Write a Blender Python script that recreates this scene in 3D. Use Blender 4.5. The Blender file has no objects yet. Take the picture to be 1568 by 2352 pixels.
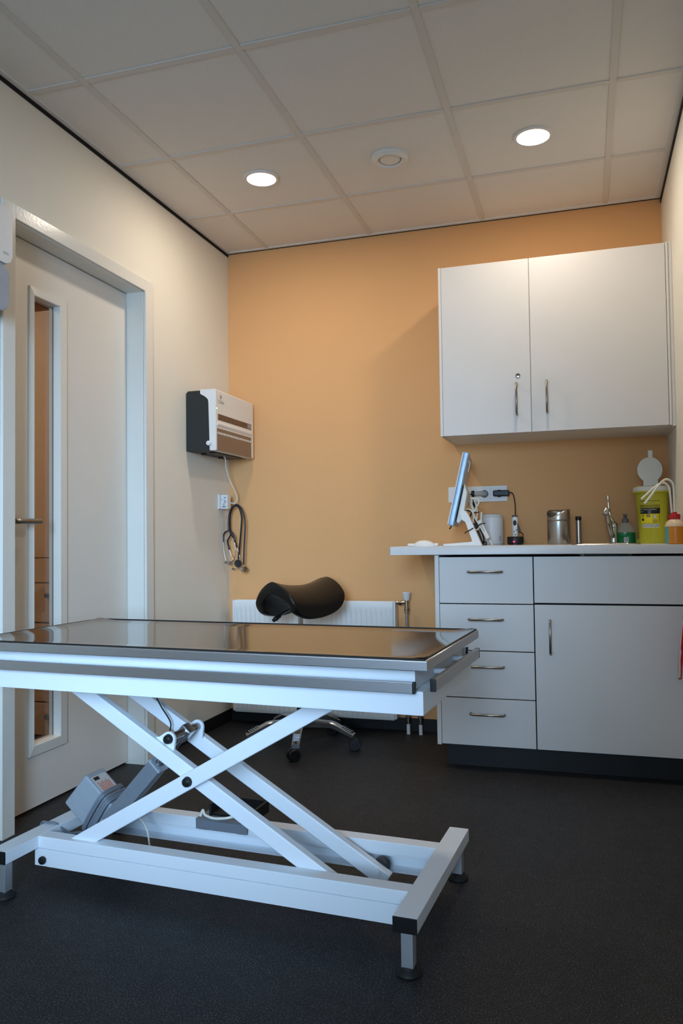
import bpy, bmesh, math, random
from mathutils import Vector, Matrix, Euler
random.seed(7)
SC = bpy.context.scene
COL = SC.collection
PI = math.pi
R = math.radians

# ------------------------------------------------------------------ camera (real lens, 1568 x 2352 frame)
CAMF, YAW, PITCH, ROLL = 1799.862, 0.299855, 0.034259, -0.012935
CAMP = Vector((1.91377, -4.04891, 1.00594))
fw = Vector((-math.sin(YAW)*math.cos(PITCH), math.cos(YAW)*math.cos(PITCH), math.sin(PITCH)))
rt = Vector((math.cos(YAW), math.sin(YAW), 0)); up = rt.cross(fw)
rt, up = math.cos(ROLL)*rt + math.sin(ROLL)*up, -math.sin(ROLL)*rt + math.cos(ROLL)*up
cd = bpy.data.cameras.new('camera'); cam = bpy.data.objects.new('camera', cd); COL.objects.link(cam)
cd.sensor_fit = 'VERTICAL'; cd.sensor_height = 24.0; cd.sensor_width = 16.0
cd.lens = CAMF/2352*24.0; cd.clip_start = .05; cd.clip_end = 60
M3 = Matrix((rt, up, -fw)).transposed()
cam.matrix_world = Matrix.Translation(CAMP) @ M3.to_4x4()
SC.camera = cam

def at(px, py, axis, val):
    """point of the room seen at a photo pixel, on the plane axis = val"""
    d = fw + rt*((px-784)/CAMF) - up*((py-1176)/CAMF)
    i = 'xyz'.index(axis)
    return CAMP + d*((val-CAMP[i])/d[i])

# ------------------------------------------------------------------ materials
def lin(c):
    return tuple(((v/255)/12.92 if v/255 <= .04045 else ((v/255+.055)/1.055)**2.4) for v in c)
MATS = {}
def mat(name, rgb, rough=.5, metal=0., var=.03, scale=40., bump=0., bscale=None, stretch=None, spec=.5,
        trans=0., ior=1.45, alpha=1., emit=None, estr=0., coat=0., sss=0.):
    m = bpy.data.materials.new(name); m.use_nodes = True
    nt = m.node_tree; N = nt.nodes; L = nt.links
    b = N['Principled BSDF']
    c = lin(rgb)
    tc = N.new('ShaderNodeTexCoord'); mp = N.new('ShaderNodeMapping'); L.new(tc.outputs['Object'], mp.inputs[0])
    if stretch: mp.inputs['Scale'].default_value = stretch
    nz = N.new('ShaderNodeTexNoise'); nz.inputs['Scale'].default_value = scale; nz.inputs['Detail'].default_value = 3
    L.new(mp.outputs[0], nz.inputs['Vector'])
    rp = N.new('ShaderNodeValToRGB'); L.new(nz.outputs['Fac'], rp.inputs[0])
    rp.color_ramp.elements[0].position = .3; rp.color_ramp.elements[1].position = .7
    rp.color_ramp.elements[0].color = (*[max(0, v*(1-var)) for v in c], 1)
    rp.color_ramp.elements[1].color = (*[min(1, v*(1+var)) for v in c], 1)
    L.new(rp.outputs[0], b.inputs['Base Color'])
    b.inputs['Roughness'].default_value = rough; b.inputs['Metallic'].default_value = metal
    b.inputs['Specular IOR Level'].default_value = spec
    b.inputs['IOR'].default_value = ior; b.inputs['Transmission Weight'].default_value = trans
    b.inputs['Alpha'].default_value = alpha; b.inputs['Coat Weight'].default_value = coat
    if sss:
        b.inputs['Subsurface Weight'].default_value = sss; b.inputs['Subsurface Radius'].default_value = (.01, .01, .01)
    if emit:
        b.inputs['Emission Color'].default_value = (*lin(emit), 1); b.inputs['Emission Strength'].default_value = estr
    if bump:
        bz = N.new('ShaderNodeTexNoise'); bz.inputs['Scale'].default_value = bscale or scale; bz.inputs['Detail'].default_value = 2
        L.new(mp.outputs[0], bz.inputs['Vector'])
        bp = N.new('ShaderNodeBump'); bp.inputs['Strength'].default_value = bump; bp.inputs['Distance'].default_value = .002
        L.new(bz.outputs['Fac'], bp.inputs['Height']); L.new(bp.outputs[0], b.inputs['Normal'])
    MATS[name] = m
    return m

m_wall = mat('wall_paint_cream', (226, 220, 206), .75, bump=.12, bscale=160, var=.01, scale=3)
m_orange = mat('wall_paint_orange', (222, 168, 113), .8, bump=.12, bscale=160, var=.012, scale=3)
m_tile = mat('ceiling_tile', (228, 225, 221), .9, bump=.5, bscale=420, var=.03, scale=300)
m_tbar = mat('ceiling_bar', (214, 209, 204), .6, var=.01)
m_black = mat('black_plastic', (18, 18, 20), .45, var=.1)
m_gap = mat('black_gap', (10, 10, 10), .8, var=.1)
m_baseb = mat('black_skirting', (22, 21, 22), .5, var=.1)
m_door = mat('door_lacquer', (216, 211, 202), .38, var=.01, scale=4, bump=.05, bscale=90)
m_casing = mat('casing_gloss', (220, 218, 210), .22, var=.01, scale=6, bump=.15, bscale=70)
m_lam = mat('cabinet_laminate', (216, 213, 210), .42, var=.008, scale=5, bump=.08, bscale=500)
m_carc = mat('cabinet_edge', (222, 219, 214), .45, var=.01)
m_work = mat('worktop_laminate', (214, 213, 212), .35, var=.01, scale=9)
m_steel = mat('brushed_steel', (178, 174, 168), .3, 1., var=.08, scale=60, stretch=(1, 12, 12))
m_handle = mat('handle_steel', (150, 144, 136), .28, 1., var=.05, scale=80)
m_chrome = mat('chrome', (205, 205, 205), .09, 1., var=.02)
m_legsteel = mat('satin_leg_steel', (196, 198, 202), .5, .85, var=.03, scale=30)
m_alu = mat('cast_aluminium', (185, 187, 190), .25, 1., var=.04)
m_rail = mat('rail_steel', (186, 187, 190), .36, 1., var=.06, scale=30, stretch=(1, 20, 20))
m_white = mat('white_powder_coat', (226, 232, 238), .35, var=.008, scale=6)
m_wplast = mat('white_plastic', (224, 222, 218), .4, var=.01)
m_greyw = mat('grey_plastic', (148, 156, 164), .42, var=.02)
m_greyd = mat('grey_enamel', (112, 118, 126), .45, var=.03)
m_cable_g = mat('grey_cable', (110, 118, 128), .5, var=.03)
m_cable_w = mat('white_cable', (226, 224, 214), .45, var=.02)
m_rubber = mat('black_rubber', (16, 16, 17), .6, var=.1)
m_leather = mat('black_upholstery', (14, 13, 13), .29, var=.08, scale=60, bump=.12, bscale=180)
m_navy = mat('navy_tube', (22, 34, 52), .3, var=.05)
m_dark = mat('dark_green_housing', (34, 38, 38), .5, var=.05)
m_brown = mat('bronze_panel', (128, 104, 86), .3, var=.03)
m_slot = mat('slot_interior', (96, 70, 54), .4, var=.35, scale=55)
m_frost = mat('frosted_grey_plastic', (160, 164, 174), .3, var=.03)
m_film = mat('blue_film', (134, 176, 214), .22, var=.12, scale=22, bump=.4, bscale=30)
m_screen = mat('dark_screen', (20, 22, 26), .15, var=.05)
m_yellow = mat('yellow_green_plastic', (200, 194, 54), .4, var=.03, sss=.15)
m_lidw = mat('milky_plastic', (232, 230, 218), .4, var=.02, sss=.1)
m_red = mat('red_plastic', (190, 16, 34), .4, var=.04)
m_iodine = mat('orange_liquid_bottle', (214, 132, 22), .3, var=.03)
m_bclear = mat('translucent_bottle', (236, 208, 172), .35, var=.02)
m_blueliq = mat('blue_liquid_bottle', (84, 170, 178), .3, var=.03)
m_pgrey = mat('pump_grey', (104, 108, 112), .4, var=.03)
m_soapgreen = mat('green_soap', (22, 126, 70), .15, var=.06, coat=.5)
m_clear = mat('clear_plastic', (214, 218, 206), .08, alpha=.32, var=.01)
m_labelw = mat('label_white', (220, 220, 218), .5, var=.02)
m_labelk = mat('label_black', (24, 24, 26), .5, var=.05)
m_labely = mat('label_yellow', (232, 214, 30), .5, var=.03)
m_labelo = mat('label_olive', (150, 140, 26), .5, var=.1, scale=300)
m_labelg = mat('label_grey', (178, 178, 172), .5, var=.15, scale=400)
m_labelr = mat('label_red_print', (196, 120, 104), .5, var=.1)
m_labelbase = mat('label_paper', (196, 190, 184), .5, var=.02)
m_glow = mat('lamp_diffuser', (255, 252, 246), .5, emit=(255, 250, 244), estr=14)
m_led_r = mat('red_led', (255, 30, 50), .3, emit=(255, 30, 60), estr=6)
m_led_g = mat('green_led', (90, 230, 140), .3, emit=(120, 255, 170), estr=3)
m_rad = mat('radiator_enamel', (228, 229, 226), .32, var=.005)
m_brass = mat('nickel_valve', (186, 176, 160), .22, 1., var=.05)
m_nbr = mat('tan_cabinet', (176, 144, 114), .45, var=.02)
m_nbrwall = mat('rust_wall', (170, 102, 56), .8, var=.02)
m_sponge = mat('green_sponge', (140, 150, 50), .9, var=.2, scale=120, bump=.6)
m_darkpaw = mat('paw_print_black', (20, 34, 34), .5, var=.05)

# steel table top: dark, polished, brushed along its length
def steel_top():
    m = mat('polished_table_steel', (140, 134, 128), .1, 1., var=.1, scale=7, stretch=(2, 60, 1))
    nt = m.node_tree; N = nt.nodes; L = nt.links; b = N['Principled BSDF']
    tc = N.new('ShaderNodeTexCoord'); mp = N.new('ShaderNodeMapping'); mp.inputs['Scale'].default_value = (1.6, 90, 1)
    L.new(tc.outputs['Object'], mp.inputs[0])
    nz = N.new('ShaderNodeTexNoise'); nz.inputs['Scale'].default_value = 4; nz.inputs['Detail'].default_value = 4
    L.new(mp.outputs[0], nz.inputs[0])
    mr = N.new('ShaderNodeMapRange'); mr.inputs[3].default_value = .05; mr.inputs[4].default_value = .15
    L.new(nz.outputs['Fac'], mr.inputs[0]); L.new(mr.outputs[0], b.inputs['Roughness'])
    bp = N.new('ShaderNodeBump'); bp.inputs['Strength'].default_value = .035; bp.inputs['Distance'].default_value = .001
    L.new(nz.outputs['Fac'], bp.inputs['Height'])
    n2 = N.new('ShaderNodeTexNoise'); n2.inputs['Scale'].default_value = 5; L.new(tc.outputs['Object'], n2.inputs[0])
    b2 = N.new('ShaderNodeBump'); b2.inputs['Strength'].default_value = .08; b2.inputs['Distance'].default_value = .002
    L.new(n2.outputs['Fac'], b2.inputs['Height']); L.new(bp.outputs[0], b2.inputs['Normal']); L.new(b2.outputs[0], b.inputs['Normal'])
    return m
m_top = steel_top()

# speckled dark linoleum
def lino():
    m = mat('speckled_linoleum', (29, 29, 31), .55, var=.2, scale=6, spec=.25)
    nt = m.node_tree; N = nt.nodes; L = nt.links; b = N['Principled BSDF']
    tc = N.new('ShaderNodeTexCoord')
    base = [n for n in N if n.type == 'VALTORGB'][0]
    n1 = N.new('ShaderNodeTexNoise'); n1.inputs['Scale'].default_value = 260; n1.inputs['Detail'].default_value = 3
    L.new(tc.outputs['Object'], n1.inputs[0])
    r1 = N.new('ShaderNodeValToRGB'); L.new(n1.outputs['Fac'], r1.inputs[0])
    r1.color_ramp.elements[0].position = .50; r1.color_ramp.elements[1].position = .70
    r1.color_ramp.elements[0].color = (0, 0, 0, 1); r1.color_ramp.elements[1].color = (1, 1, 1, 1)
    n2 = N.new('ShaderNodeTexNoise'); n2.inputs['Scale'].default_value = 30; n2.inputs['Detail'].default_value = 5
    L.new(tc.outputs['Object'], n2.inputs[0])
    mx0 = N.new('ShaderNodeMath'); mx0.operation = 'MULTIPLY'; L.new(r1.outputs[0], mx0.inputs[0]); L.new(n2.outputs['Fac'], mx0.inputs[1])
    mx = N.new('ShaderNodeMixRGB'); L.new(mx0.outputs[0], mx.inputs[0]); L.new(base.outputs[0], mx.inputs[1])
    mx.inputs[2].default_value = (*lin((118, 117, 119)), 1)
    L.new(mx.outputs[0], b.inputs['Base Color'])
    bp = N.new('ShaderNodeBump'); bp.inputs['Strength'].default_value = .08; bp.inputs['Distance'].default_value = .001
    L.new(n1.outputs['Fac'], bp.inputs['Height']); L.new(bp.outputs[0], b.inputs['Normal'])
    return m
m_floor = lino()

# thin window pane
def pane_mat():
    m = bpy.data.materials.new('window_glass'); m.use_nodes = True
    nt = m.node_tree; N = nt.nodes; L = nt.links; N.clear()
    o = N.new('ShaderNodeOutputMaterial'); t = N.new('ShaderNodeBsdfTransparent'); g = N.new('ShaderNodeBsdfGlossy')
    t.inputs[0].default_value = (.86, .84, .82, 1); g.inputs['Roughness'].default_value = .02
    lw = N.new('ShaderNodeLayerWeight'); pw = N.new('ShaderNodeMath'); pw.operation = 'POWER'; pw.inputs[1].default_value = 4
    L.new(lw.outputs['Facing'], pw.inputs[0])
    sc_ = N.new('ShaderNodeMath'); sc_.operation = 'MULTIPLY_ADD'; sc_.inputs[1].default_value = .6; sc_.inputs[2].default_value = .04; L.new(pw.outputs[0], sc_.inputs[0])
    mx = N.new('ShaderNodeMixShader'); L.new(sc_.outputs[0], mx.inputs[0]); L.new(t.outputs[0], mx.inputs[1]); L.new(g.outputs[0], mx.inputs[2])
    L.new(mx.outputs[0], o.inputs[0])
    return m
m_pane = pane_mat()

# towel stripes
def towel_mat():
    m = mat('striped_towel', (186, 36, 66), .9, var=.05, scale=200, bump=.5)
    nt = m.node_tree; N = nt.nodes; L = nt.links; b = N['Principled BSDF']
    tc = N.new('ShaderNodeTexCoord'); wv = N.new('ShaderNodeTexWave'); wv.bands_direction = 'Y'
    wv.inputs['Scale'].default_value = 14; wv.inputs['Distortion'].default_value = .4
    L.new(tc.outputs['Object'], wv.inputs[0])
    rp = N.new('ShaderNodeValToRGB'); rp.color_ramp.interpolation = 'CONSTANT'
    rp.color_ramp.elements[0].color = (*lin((190, 34, 66)), 1); rp.color_ramp.elements[1].color = (*lin((226, 214, 196)), 1)
    rp.color_ramp.elements[1].position = .72
    L.new(wv.outputs['Fac'], rp.inputs[0]); L.new(rp.outputs[0], b.inputs['Base Color'])
    return m
m_towel = towel_mat()

# ------------------------------------------------------------------ mesh builder
def catmull(pts, n=8, closed=False):
    P = [Vector(p) for p in pts]; out = []
    k = len(P)
    rng = range(k if closed else k-1)
    for i in rng:
        p1, p2 = P[i], P[(i+1) % k]
        p0 = P[(i-1) % k] if (closed or i > 0) else p1*2-p2
        p3 = P[(i+2) % k] if (closed or i+2 < k) else p2*2-p1
        for j in range(n):
            t = j/n
            out.append(.5*((2*p1)+(-p0+p2)*t+(2*p0-5*p1+4*p2-p3)*t*t+(-p0+3*p1-3*p2+p3)*t**3))
    if not closed: out.append(P[-1])
    return out

class MB:
    def __init__(s): s.bm = bmesh.new(); s.wn = False
    def _new(s, verts, faces, M=None):
        vs = [s.bm.verts.new(M @ Vector(v) if M else v) for v in verts]
        fs = []
        for f in faces:
            try: fs.append(s.bm.faces.new([vs[i] for i in f]))
            except ValueError: pass
        return vs, fs
    def _bev(s, fs, bev, seg):
        s.wn = True
        es = list({e for f in fs for e in f.edges})
        bmesh.ops.bevel(s.bm, geom=es, offset=bev, segments=seg, profile=.5, affect='EDGES', clamp_overlap=True)
    def box(s, x0, x1, y0, y1, z0, z1, bev=0., seg=2, M=None):
        if x0 > x1: x0, x1 = x1, x0
        if y0 > y1: y0, y1 = y1, y0
        if z0 > z1: z0, z1 = z1, z0
        v = [(x, y, z) for z in (z0, z1) for y in (y0, y1) for x in (x0, x1)]
        _, fs = s._new(v, [(0, 2, 3, 1), (4, 5, 7, 6), (0, 1, 5, 4), (2, 6, 7, 3), (0, 4, 6, 2), (1, 3, 7, 5)], M)
        if bev: s._bev(fs, bev, seg)
        return s
    def prism(s, poly, h0, h1, M=None, bev=0., seg=2):
        n = len(poly)
        v = [(x, y, h0) for x, y in poly]+[(x, y, h1) for x, y in poly]
        f = [tuple(range(n))[::-1], tuple(range(n, 2*n))]+[(i, (i+1) % n, n+(i+1) % n, n+i) for i in range(n)]
        _, fs = s._new(v, f, M)
        if bev: s._bev(fs, bev, seg)
        return s
    def lathe(s, prof, c=(0, 0, 0), seg=32, M=None, sx=1., sy=1.):
        prof = list(prof); rings = []; bm = s.bm; c = Vector(c)
        for r, z in prof:
            if r < 1e-6:
                p = Vector((0, 0, z))+c; rings.append([bm.verts.new(M @ p if M else p)])
            else:
                ring = []
                for i in range(seg):
                    a = 2*PI*i/seg; p = Vector((r*math.cos(a)*sx, r*math.sin(a)*sy, z))+c
                    ring.append(bm.verts.new(M @ p if M else p))
                rings.append(ring)
        for a, b in zip(rings, rings[1:]):
            for i in range(seg):
                j = (i+1) % seg
                try:
                    if len(a) == 1 and len(b) > 1: bm.faces.new((a[0], b[j], b[i])[::-1] if False else (a[0], b[i], b[j])[::-1])
                    elif len(b) == 1 and len(a) > 1: bm.faces.new((a[i], a[j], b[0]))
                    elif len(a) > 1: bm.faces.new((a[i], a[j], b[j], b[i]))
                except ValueError: pass
        return s
    def cyl(s, p0, p1, r0, r1=None, seg=24):
        p0, p1 = Vector(p0), Vector(p1); d = p1-p0; h = d.length
        M = Matrix.Translation(p0) @ d.to_track_quat('Z', 'Y').to_matrix().to_4x4()
        r1 = r0 if r1 is None else r1
        return s.lathe([(0, 0), (r0, 0), (r1, h), (0, h)], M=M, seg=seg)
    def rcyl(s, p0, p1, r, b=.002, seg=28):
        p0, p1 = Vector(p0), Vector(p1); d = p1-p0; h = d.length
        M = Matrix.Translation(p0) @ d.to_track_quat('Z', 'Y').to_matrix().to_4x4()
        return s.lathe([(0, 0), (r-b, 0), (r-.3*b, .3*b), (r, b), (r, h-b), (r-.3*b, h-.3*b), (r-b, h), (0, h)], M=M, seg=seg)
    def sphere(s, c, r, sx=1, sy=1, sz=1, seg=20):
        n = seg//2
        prof = [(math.sin(PI*i/n)*r if 0 < i < n else 0, -math.cos(PI*i/n)*r*sz) for i in range(n+1)]
        return s.lathe(prof, c=c, seg=seg, sx=sx, sy=sy)
    def tube(s, pts, r, seg=10, smooth=8, closed=False, radii=None):
        P = catmull(pts, smooth, closed) if smooth else [Vector(p) for p in pts]
        n = len(P); rings = []
        T = []
        for i in range(n):
            a = P[(i-1) % n] if (closed or i > 0) else P[i]; b = P[(i+1) % n] if (closed or i < n-1) else P[i]
            T.append((b-a).normalized())
        ref = Vector((0, 0, 1)) if abs(T[0].z) < .9 else Vector((1, 0, 0))
        u = T[0].cross(ref).normalized()
        for i in range(n):
            u = (u-T[i]*u.dot(T[i])).normalized(); w = T[i].cross(u)
            rr = r if radii is None else radii[min(len(radii)-1, int(i/(n-1)*(len(radii)-1)+.5))]
            rings.append([s.bm.verts.new(P[i]+(u*math.cos(2*PI*k/seg)+w*math.sin(2*PI*k/seg))*rr) for k in range(seg)])
        m = n if closed else n-1
        for i in range(m):
            a, b = rings[i], rings[(i+1) % n]
            for k in range(seg):
                s.bm.faces.new((a[k], a[(k+1) % seg], b[(k+1) % seg], b[k]))
        if not closed:
            s.bm.faces.new(rings[0][::-1]); s.bm.faces.new(rings[-1])
        return s
    def grid(s, fn, nu, nv, closed_u=False, flip=False):
        V = [[s.bm.verts.new(fn(i/(nu if closed_u else nu-1), j/(nv-1))) for i in range(nu)] for j in range(nv)]
        for j in range(nv-1):
            for i in range(nu if closed_u else nu-1):
                q = (V[j][i], V[j][(i+1) % nu], V[j+1][(i+1) % nu], V[j+1][i])
                try: s.bm.faces.new(q[::-1] if flip else q)
                except ValueError: pass
        return s
    def build(s, name, m, parent=None, ang=35, recalc=True, kind=None, label=None):
        if recalc: bmesh.ops.recalc_face_normals(s.bm, faces=s.bm.faces[:])
        me = bpy.data.meshes.new(name); s.bm.to_mesh(me); s.bm.free()
        for p in me.polygons: p.use_smooth = True
        me.set_sharp_from_angle(angle=R(ang))
        me.materials.append(m)
        o = bpy.data.objects.new(name, me); COL.objects.link(o)
        if s.wn:
            wm = o.modifiers.new('normals', 'WEIGHTED_NORMAL'); wm.keep_sharp = True; wm.weight = 90
        if parent: o.parent = parent
        if kind: o['kind'] = kind
        if label: o['label'] = label
        return o

def thing(name, label, cat, loc=(0, 0, 0), rz=0., group=None):
    o = bpy.data.objects.new(name, None); COL.objects.link(o); o.empty_display_size = .05
    o.location = loc; o.rotation_euler = (0, 0, rz); o['label'] = label; o['category'] = cat
    if group: o['group'] = group
    return o
def tag(o, label, cat, group=None):
    o['label'] = label; o['category'] = cat
    if group: o['group'] = group
    return o
def text_mesh(txt, size, fn):
    """lettering as a mesh; fn maps flat (x, y) to a 3-D point"""
    cu = bpy.data.curves.new('lettering', 'FONT'); cu.body = txt; cu.size = size; cu.align_x = 'CENTER'; cu.align_y = 'CENTER'
    ob = bpy.data.objects.new('lettering', cu); COL.objects.link(ob)
    dg = bpy.context.evaluated_depsgraph_get()
    me = bpy.data.meshes.new_from_object(ob.evaluated_get(dg))
    vs = [v.co.copy() for v in me.vertices]; fs = [tuple(p.vertices) for p in me.polygons]
    bpy.data.objects.remove(ob); bpy.data.curves.remove(cu); bpy.data.meshes.remove(me)
    b = MB(); b._new([fn(v.x, v.y) for v in vs], fs)
    return b
def struct(b, name, m, parent=None, **k):
    return b.build(name, m, parent, kind=None if parent else 'structure', **k)

# ------------------------------------------------------------------ room shell
XR, YR, ZC = 2.305, -5.3, 2.641
WT = .15
DY0, DY1, DZ = -1.766, -.905, 2.157          # door opening
struct(MB().box(-3.2, XR+.2, YR-.2, .2, -.1, 0), 'floor', m_floor)
struct(MB().box(-WT, XR+WT, 0, .15, 0, ZC+.1), 'wall_back', m_orange)
struct(MB().box(-WT, 0, YR, DY0, 0, ZC+.1).box(-WT, 0, DY1, -.0005, 0, ZC+.1).box(-WT, 0, DY0, DY1, DZ, ZC+.1), 'wall_left', m_wall)
struct(MB().box(XR, XR+WT, YR, -.0005, 0, ZC+.1), 'wall_right', m_wall)
WX0, WX1, WZ0, WZ1 = .25, 2.05, .75, 2.35
struct(MB().box(-WT, XR+WT, YR-WT, YR, 0, WZ0).box(-WT, XR+WT, YR-WT, YR, WZ1, ZC+.1)
       .box(-WT, WX0, YR-WT, YR, WZ0, WZ1).box(WX1, XR+WT, YR-WT, YR, WZ0, WZ1), 'wall_rear', m_wall)
b = MB()
for x0, x1, z0, z1 in ((WX0, WX0+.06, WZ0, WZ1), (WX1-.06, WX1, WZ0, WZ1), (WX0, WX1, WZ0, WZ0+.06), (WX0, WX1, WZ1-.06, WZ1), (1.12, 1.18, WZ0, WZ1)):
    b.box(x0, x1, YR-.11, YR-.05, z0, z1)
win = struct(b, 'window_1', m_casing)
MB().box(WX0, WX1, YR-.085, YR-.08, WZ0, WZ1).build('pane', m_pane, win)

# ceiling: tiles lie in a grid of bars
GX = [.249-.6*0, .849, 1.449, 2.049]; GY = [-.505-.6*i for i in range(8)]
b = MB()
xs = [0]+GX+[XR]; ys = [0]+GY+[YR]
for i in range(len(xs)-1):
    for j in range(len(ys)-1):
        b.box(xs[i]+.003, xs[i+1]-.003, ys[j+1]+.003, ys[j]-.003, ZC+.004, ZC+.02)
b.box(-WT, XR+WT, YR-WT, .15, ZC+.03, ZC+.1)
struct(b, 'ceiling', m_tile)
b = MB()
for x in GX: b.box(x-.012, x+.012, YR, -.012, ZC, ZC+.012)
for y in GY:
    for i in range(len(xs)-1):
        b.box(xs[i]+(.0125 if i else .0), xs[i+1]-(.0125 if i < len(xs)-2 else 0), y-.012, y+.012, ZC, ZC+.012)
struct(b, 'trim_1', m_tbar)
struct(MB().box(.004, .024, YR, -.004, ZC-.001, ZC+.01).box(XR-.026, XR-.004, YR, -.004, ZC-.001, ZC+.01).box(.024, XR-.026, -.022, -.004, ZC-.001, ZC+.01), 'trim_2', m_tile)
struct(MB().box(.0005, .004, YR, -.0005, ZC-.017, ZC+.015).box(XR-.004, XR-.0005, YR, -.0005, ZC-.026, ZC+.015).box(.004, XR-.004, -.004, -.0005, ZC-.004, ZC+.015), 'trim_3', m_gap)
# black skirting
struct(MB().box(.0005, .008, DY1+.066, -.0085, 0, .066, .002), 'baseboard_left', m_baseb)
struct(MB().box(.0005, 1.30, -.008, -.0005, 0, .066, .002), 'baseboard_back', m_baseb)

# door: casing, leaf with a tall pane
b = MB()
b.box(.0005, .013, DY1, DY1+.062, 0, DZ+.052, .002).box(.0005, .013, DY0-.062, DY0, 0, DZ+.052, .002).box(.0005, .0132, DY0, DY1, DZ, DZ+.052, .002)
b.box(-WT, .0005, DY1-.004, DY1+.0, 0, DZ).box(-WT, .0005, DY0, DY0+.004, 0, DZ).box(-WT, .0005, DY0, DY1, DZ-.004, DZ)
# stop strips of the frame
struct(b, 'trim_4', m_casing)
LX = -.085
wy0, wy1, wz0, wz1 = -1.578, -1.353, .204, 1.987      # outer edge of the moulding
py0, py1, pz0, pz1 = -1.557, -1.405, .247, 1.951
b = MB()
d0, d1 = DY0+.007, DY1-.007
ge = .0015
b.box(LX-.04, LX, d0, py0-ge, .012, DZ-.008).box(LX-.04, LX, py1+ge, d1, .012, DZ-.008).box(LX-.04, LX, py0-ge, py1+ge, .012, pz0-ge).box(LX-.04, LX, py0-ge, py1+ge, pz1+ge, DZ-.008)
door = struct(b, 'door_1', m_door)
# moulding: mitred, bevelled outward
def frame_loop(inset, x): return [(x, wy0+inset, wz0+inset), (x, wy1-inset, wz0+inset), (x, wy1-inset, wz1-inset), (x, wy0+inset, wz1-inset)]
loops = [frame_loop(0, LX+.0005), frame_loop(.002, LX+.007)]
loops.append([(LX+.013, py0-.003, pz0-.003), (LX+.013, py1+.003, pz0-.003), (LX+.013, py1+.003, pz1+.003), (LX+.013, py0-.003, pz1+.003)])
loops.append([(LX+.011, py0, pz0), (LX+.011, py1, pz0), (LX+.011, py1, pz1), (LX+.011, py0, pz1)])
loops.append([(LX-.0405, py0, pz0), (LX-.0405, py1, pz0), (LX-.0405, py1, pz1), (LX-.0405, py0, pz1)])
b = MB(); vs = [[b.bm.verts.new(p) for p in l] for l in loops]
for a, c in zip(vs, vs[1:]):
    for i in range(4): b.bm.faces.new((a[i], a[(i+1) % 4], c[(i+1) % 4], c[i]))
b.build('window_moulding', m_casing, door, ang=15)
MB().box(LX-.026, LX-.0235, py0+.0003, py1-.0003, pz0+.0003, pz1-.0003).build('pane', m_pane, door)
MB().box(LX-.0228, LX-.021, py1-.0018, py1-.0003, pz0, pz1).build('seal', m_black, door)
b = MB().rcyl((LX, -1.70, 1.085), (LX+.008, -1.70, 1.085), .026).cyl((LX, -1.70, 1.085), (LX+.052, -1.70, 1.085), .009)
b.tube([(LX+.045, -1.70, 1.085), (LX+.05, -1.68, 1.085), (LX+.05, -1.60, 1.086), (LX+.05, -1.572, 1.086)], .0105, seg=16, smooth=6)
b.build('door_handle', m_handle, door)

# next room, seen through the pane
struct(MB().box(-3.2, -WT-.001, .0, .15, 0, ZC), 'wall_far', m_nbrwall)
struct(MB().box(-3.2, -WT-.001, YR, 0, 2.62, 2.7), 'ceiling_far', m_nbrwall)
struct(MB().box(-3.3, -3.2, YR, 0, 0, ZC), 'wall_west', m_nbrwall)
nb = thing('drawer_cabinet', 'tall tan cabinet with drawers in the next room behind the door pane', 'cabinet', (-1.25, -.3, 0))
def nbx(x0, x1, z0, z1, n, y0=-.336, y1=-.316, bev=.0015): return MB().box(x0, x1, y0, y1, z0, z1, bev).build(n, m_nbr, nb)
MB().box(-1.0, .85, -.316, .28, .0, 2.22).build('carcass', m_nbr, nb)
for c0, c1 in ((-.1, .85),):
    nbx(c0, c1, .93, 2.215, 'upper_panel')
    for z0, z1, kz in ((.80, .925, None), (.596, .796, .735), (.392, .590, .53), (.19, .388, .33), (.02, .186, .12)):
        dr = nbx(c0, c1, z0+.002, z1, 'drawer')
        if kz:
            MB().rcyl((.53, -.336, kz), (.53, -.358, kz), .013).build('knob', m_handle, dr)

# ------------------------------------------------------------------ ceiling fittings
def downlight(x, y, label):
    t = thing('downlight', label, 'ceiling light', (x, y, ZC))
    MB().lathe([(.064, -.0005), (.066, -.004), (.078, -.004), (.080, -.001), (.080, .004)], seg=40).build('trim_ring', m_wplast, t)
    MB().lathe([(0, -.001), (.0655, -.001), (.0655, .004)], seg=40).build('diffuser', m_glow, t)
    l = bpy.data.lights.new('downlight_lamp', 'AREA'); l.shape = 'DISK'; l.size = .125; l.energy = 11; l.color = (1, .84, .66)
    lo = bpy.data.objects.new('downlight_lamp', l); COL.objects.link(lo); lo.parent = t; lo.location = (0, 0, -.008)
    return l
DL = [downlight(.553, -.809, 'round recessed ceiling light on the left, nearer the door'),
      downlight(1.750, -.799, 'round recessed ceiling light on the right, in front of the wall cabinet')]
v = thing('ceiling_vent', 'round white air valve in the ceiling between the two lights', 'vent', (1.151, -.811, ZC))
MB().lathe([(.048, .002), (.050, -.010), (.058, -.016), (.068, -.016), (.078, -.008), (.080, .0), (.080, .006)], seg=48).build('valve_ring', m_wplast, v)
MB().lathe([(0, -.010), (.040, -.010), (.045, -.006), (.044, .002)], seg=40).build('valve_disc', m_wplast, v)
MB().lathe([(.03, .003), (.0495, .003)], seg=40).build('valve_gap', m_black, v)

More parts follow.
